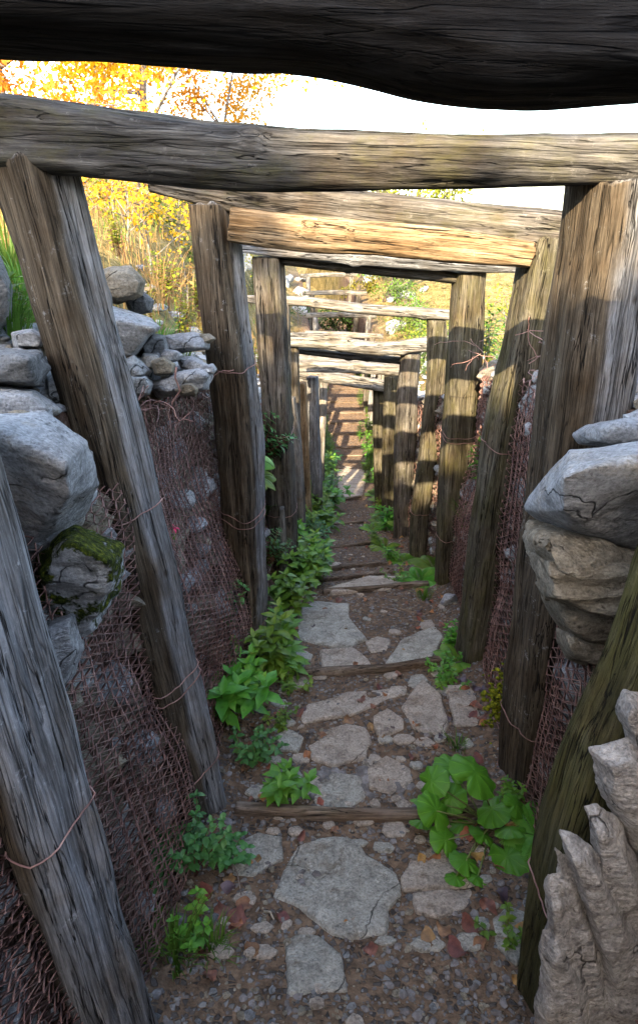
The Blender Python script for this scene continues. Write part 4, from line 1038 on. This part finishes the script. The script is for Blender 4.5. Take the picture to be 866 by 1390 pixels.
# pale stones lying on the far slopes: one mesh per variant, copied
far_meshes = []
for k in range(4):
    pts = [Vector((random.gauss(0, 1), random.gauss(0, .9), random.gauss(0, .6))).normalized()*random.uniform(.8, 1.1)*.2 for _ in range(16)]
    o = hull_obj([pts], .02, .012, 'stone', ROCKW, freq=8, smooth=False); far_meshes.append(o.data); bpy.data.objects.remove(o)
for i in range(90):
    y = random.uniform(8, 28); x = xc(y) + random.choice([-1, 1])*random.uniform(.75, 1.0+y*.12)
    o = bpy.data.objects.new('stone', random.choice(far_meshes)); C.objects.link(o); o.location = (x, y, hz(x, y)+.02)
    o.rotation_euler = (random.uniform(-.3, .3), random.uniform(-.3, .3), random.uniform(0, 6.28)); s = random.uniform(.6, 2.); o.scale = (s, s, s*.8)
    tag(o, 'pale sunlit stone on the far slope', 'stone', 'pale stones on the far slope')

# ------------------------------------------------------------------ trees
def tree(label, base, h, crown_c, crown_r, nleaf, lsize, lmat, bmat, lean=(0, 0), nbr=9, seed=1, r0=.08, name='tree', group=None, clump=60, bare=0, cat='tree'):
    st = random.getstate(); random.seed(seed)
    root = empty(name, base); tag(root, label, cat, group)
    tr = MB(); cr = MB(); top = Vector((lean[0], lean[1], h)); cc = Vector(crown_c)
    pts = [Vector((0, 0, -.3)) .lerp(top, t) + Vector((.06*h*math.sin(t*5+seed), .05*h*math.sin(t*4), 0))*t for t in [k/8 for k in range(9)]]
    tr.tube(pts, [r0*(1-.8*k/8) for k in range(9)], 9)
    tips = []
    for i in range(nbr):
        t = random.uniform(.35, .98); p = pts[int(t*8)]
        v = Vector((random.gauss(0, 1), random.gauss(0, 1), random.gauss(.1, .8))).normalized()
        e = cc + Vector((v.x*crown_r[0], v.y*crown_r[1], v.z*crown_r[2]))*random.uniform(.6, .98)
        m = p.lerp(e, .5) + Vector((random.gauss(0, .1), random.gauss(0, .1), random.uniform(-.1, .3)))*h*.15
        q = [p, p.lerp(m, .55), m, m.lerp(e, .5)+Vector((0, 0, .03*h)), e]
        tr.tube(q, [r0*.45, r0*.3, r0*.2, r0*.12, r0*.04], 6)
        tips += [q[2], q[3], q[4]]
        for k in range(4):
            s = q[random.choice([2, 3, 4])]; w = Vector((random.gauss(0, 1), random.gauss(0, 1), random.gauss(.2, .7))).normalized()
            e2 = s + Vector((w.x*crown_r[0], w.y*crown_r[1], w.z*crown_r[2]))*.42
            tr.tube([s, s.lerp(e2, .5)+Vector((0, 0, .02*h)), e2], [r0*.13, r0*.07, r0*.02], 4); tips.append(e2); tips.append(s.lerp(e2, .5))
    cl = max(1, int(nleaf/len(tips)))
    for c in tips:
        rr = random.uniform(.12, .26)*max(crown_r); dens = random.choice([.35, .8, 1, 1.3])
        for _ in range(int(cl*dens)):
            p = c + Vector((random.gauss(0, rr*.5), random.gauss(0, rr*.5), random.gauss(0, rr*.38)))
            d = Vector((random.gauss(0, 1), random.gauss(0, 1), random.gauss(-.4, .6))); leaf_shape(cr, p, d, (random.gauss(0, .6), random.gauss(0, .6), 1), lsize*random.uniform(.6, 1.2), lsize*.6, .2, 2, .2)
    tr.build('trunk', bmat, parent=root); cr.build('crown', lmat, parent=root, smooth=False)
    random.setstate(st); return root
TG = 'autumn trees on the left bank'
def at(u, v, d): p = P(u, v, d); p.z = hz(p.x, p.y); return p
b = at(200, 260, 9); tree('golden leaved tree with pale trunk behind the second full beam', b, 3.2, (.0, 0, 1.7), (1.8, 1.4, 1.6), 12000, .085, GOLD, BARK, (.3, 0), 14, 3, .06, 'autumn_tree', TG)
b = at(30, 240, 8); tree('golden leaved tree at the upper left corner with bare grey limbs', b, 3.4, (.1, 0, 1.7), (1.4, 1.2, 1.6), 9000, .08, GOLD, BARK, (-.4, 0), 14, 5, .07, 'autumn_tree', TG)
b = at(130, 260, 13); tree('paler golden tree set farther back between the other two', b, 4.2, (.2, 0, 2.8), (2.3, 1.6, 1.6), 8000, .11, GOLD, BARK, (.2, 0), 14, 6, .08, 'autumn_tree', TG)
b = at(300, 260, 11); tree('yellow leaved sapling left of the white sky', b, 3.0, (0, 0, 2.1), (1.1, 1., 1.0), 4000, .075, GOLD, BARK, (.2, 0), 10, 9, .045, 'autumn_tree', TG)
b = at(356, 290, 10); tree('nearly bare brown shrub tip against the white sky', b, 2.2, (0, 0, 1.5), (.42, .4, .6), 500, .045, GOLDG, BARK, (.1, 0), 10, 11, .025, 'shrub', None, cat='shrub')
b = at(130, 290, 7.5); tree('low orange bush under the second full beam at left', b, 1.0, (0, 0, .7), (.8, .6, .45), 3000, .05, GOLD, BARK, (.1, 0), 8, 12, .03, 'shrub', 'shrubs on the banks', cat='shrub')
b = at(170, 330, 6); tree('golden green bush behind the highest boulder', b, .7, (0, 0, .45), (.6, .5, .32), 900, .045, GOLDG, BARK, (.1, 0), 8, 13, .02, 'shrub', 'shrubs on the banks', cat='shrub')
b = at(520, 405, 17); tree('small leaning tree with dark trunk beyond the beams', b, 2.4, (.9, 0, 2.5), (2.0, 1.2, .75), 2600, .12, GOLDG, BARKD, (1.1, 0), 12, 14, .16, 'tree')
b = at(462, 405, 19); tree('rounded dark green bush seen between the third and fourth beams', b, .8, (0, 0, .45), (.75, .6, .5), 1500, .09, CROWN, BARKD, (0, 0), 9, 15, .04, 'shrub', 'shrubs on the banks', cat='shrub')
b = at(488, 410, 18); tree('yellow green bush right of the rounded dark one', b, .7, (0, 0, .35), (.5, .5, .4), 700, .08, GOLDG, BARKD, (0, 0), 8, 16, .04, 'shrub', 'shrubs on the banks', cat='shrub')
b = at(560, 440, 14); tree('sunny bush behind the thin pale beam', b, .6, (0, 0, .3), (.7, .5, .35), 900, .07, GRASS, BARKD, (0, 0), 8, 17, .03, 'shrub', 'shrubs on the banks', cat='shrub')
b = at(600, 410, 12); tree('pale green bush behind the fourth right post', b, .8, (0, 0, .4), (.6, .5, .5), 800, .06, GOLDG, BARKD, (0, 0), 8, 18, .03, 'shrub', 'shrubs on the banks', cat='shrub')
b = at(690, 420, 8); tree('thin leafed shrub seen between the leaning post and the straight post', b, .9, (0, 0, .6), (.5, .4, .5), 500, .045, GOLDG, BARK, (.1, 0), 8, 19, .02, 'shrub', 'shrubs on the banks', cat='shrub')
b = at(770, 400, 7); tree('light green shrub seen in the gap left of the thick ridged post', b, .8, (0, 0, .5), (.5, .4, .4), 700, .05, GRASS, BARK, (.1, 0), 8, 20, .02, 'shrub', 'shrubs on the banks', cat='shrub')
b = at(880, 430, 5); tree('green shrub at the right edge behind the thick ridged post', b, .6, (0, 0, .35), (.5, .4, .35), 900, .05, GRASS, BARK, (.1, 0), 8, 21, .02, 'shrub', 'shrubs on the banks', cat='shrub')
for i in range(26):
    d = random.uniform(4.5, 13); u = random.uniform(110, 300); p = P(u, 400, d); p.z = hz(p.x, p.y); s_ = random.uniform(.25, .5)*(1+d*.06)
    tree('low golden thicket bush scattered over the left bank', p, s_, (0, 0, s_*.6), (s_*.7, s_*.6, s_*.5), 380, .03+.002*d, random.choice([GOLD, GOLDG, DEAD2, DRY]), BARK, (.05, 0), 6, 200+i, .012, 'shrub', 'bushes scattered over the left bank', cat='shrub')
for i in range(34):
    d = random.uniform(8, 24); u = random.uniform(400, 760); p = P(u, 400, d); p.z = hz(p.x, p.y); s_ = random.uniform(.25, .5)*(1+d*.04)
    if abs(p.x-xc(d)) < .95: p.x = xc(d) + 1.1 + random.random()*.6; p.z = hz(p.x, p.y)
    tree('sunlit green or yellow bush on the slope beyond the beams', p, s_, (0, 0, s_*.6), (s_*.9, s_*.7, s_*.5), 420, .03+.002*d, random.choice([GRASS, GOLDG, CROWN, HERBL, GRASS]), BARK, (.05, 0), 6, 300+i, .012, 'shrub', 'bushes on the slope beyond the beams', cat='shrub')
# trees standing behind the photographer;
for i, (x, y, zt) in enumerate([(-5.2, -8.2, 7.5), (-4.4, -8.4, 7.3), (-3.7, -8.2, 7.2), (-3.1, -8.0, 7.1), (-2.6, -8.3, 6.95), (-2.05, -8.1, 6.5), (-1.5, -8.3, 6.38), (-.9, -8.1, 6.35), (-.3, -8.2, 6.3), (.5, -8.4, 6.2), (1.6, -8.4, 6.1), (2.6, -8.4, 6.1)]):
    zb = hz(x, y); h = zt - zb
    tree('leafy tree standing behind the viewpoint', Vector((x, y, zb)), h*.8, (0, 0, h*.5), (.6, .6, h*.46), 4200, .28, CROWN, BARKD, (0, 0), 16, 30+i, .12, 'tree', 'trees behind the viewpoint')
for r in protos.values():
    for ch in KIDS[r.name]: bpy.data.objects.remove(ch)
    bpy.data.objects.remove(r)

# ------------------------------------------------------------------ light, sky, camera
AZ, EL = R(12), R(32)     # light travels down the trench, slightly from the left
sc = bpy.context.scene
w = bpy.data.worlds.new('World'); sc.world = w; w.use_nodes = True; nt = w.node_tree
sky = nt.nodes.new('ShaderNodeTexSky'); sky.sky_type = 'NISHITA'; sky.sun_disc = False
sky.sun_elevation = EL; sky.sun_rotation = math.pi + AZ; sky.air_density = 1.; sky.dust_density = 2.; sky.altitude = 400
bg = nt.nodes['Background']; nt.links.new(sky.outputs[0], bg.inputs[0]); bg.inputs[1].default_value = .15
sd = bpy.data.lights.new('sun', 'SUN'); sd.energy = 2.8; sd.angle = R(.5); sd.color = (1, .88, .68)
so = bpy.data.objects.new('sun', sd); C.objects.link(so)
d = Vector((math.sin(AZ)*math.cos(EL), math.cos(AZ)*math.cos(EL), -math.sin(EL))); so.rotation_euler = d.to_track_quat('-Z', 'Y').to_euler()
cd = bpy.data.cameras.new('camera'); co = bpy.data.objects.new('camera', cd); C.objects.link(co); sc.camera = co
co.location = (0, 0, 0); co.rotation_euler = (math.pi/2 - PITCH, 0, 0)
cd.sensor_fit = 'VERTICAL'; cd.sensor_height = 36; cd.lens = 36*FPX/1390; cd.shift_y = -(695-CV)/1390; cd.clip_start = .02; cd.clip_end = 4000
cd.dof.use_dof = False
sc.view_settings.view_transform = 'Standard'; sc.view_settings.look = 'None'; sc.view_settings.exposure = 3.25; sc.view_settings.gamma = 1
sc.view_settings.use_white_balance = True; sc.view_settings.white_balance_temperature = 7300; sc.view_settings.white_balance_tint = 10
sc.render.engine = 'CYCLES'
sc.cycles.max_bounces = 6; sc.cycles.diffuse_bounces = 4; sc.cycles.transmission_bounces = 3; sc.cycles.glossy_bounces = 2
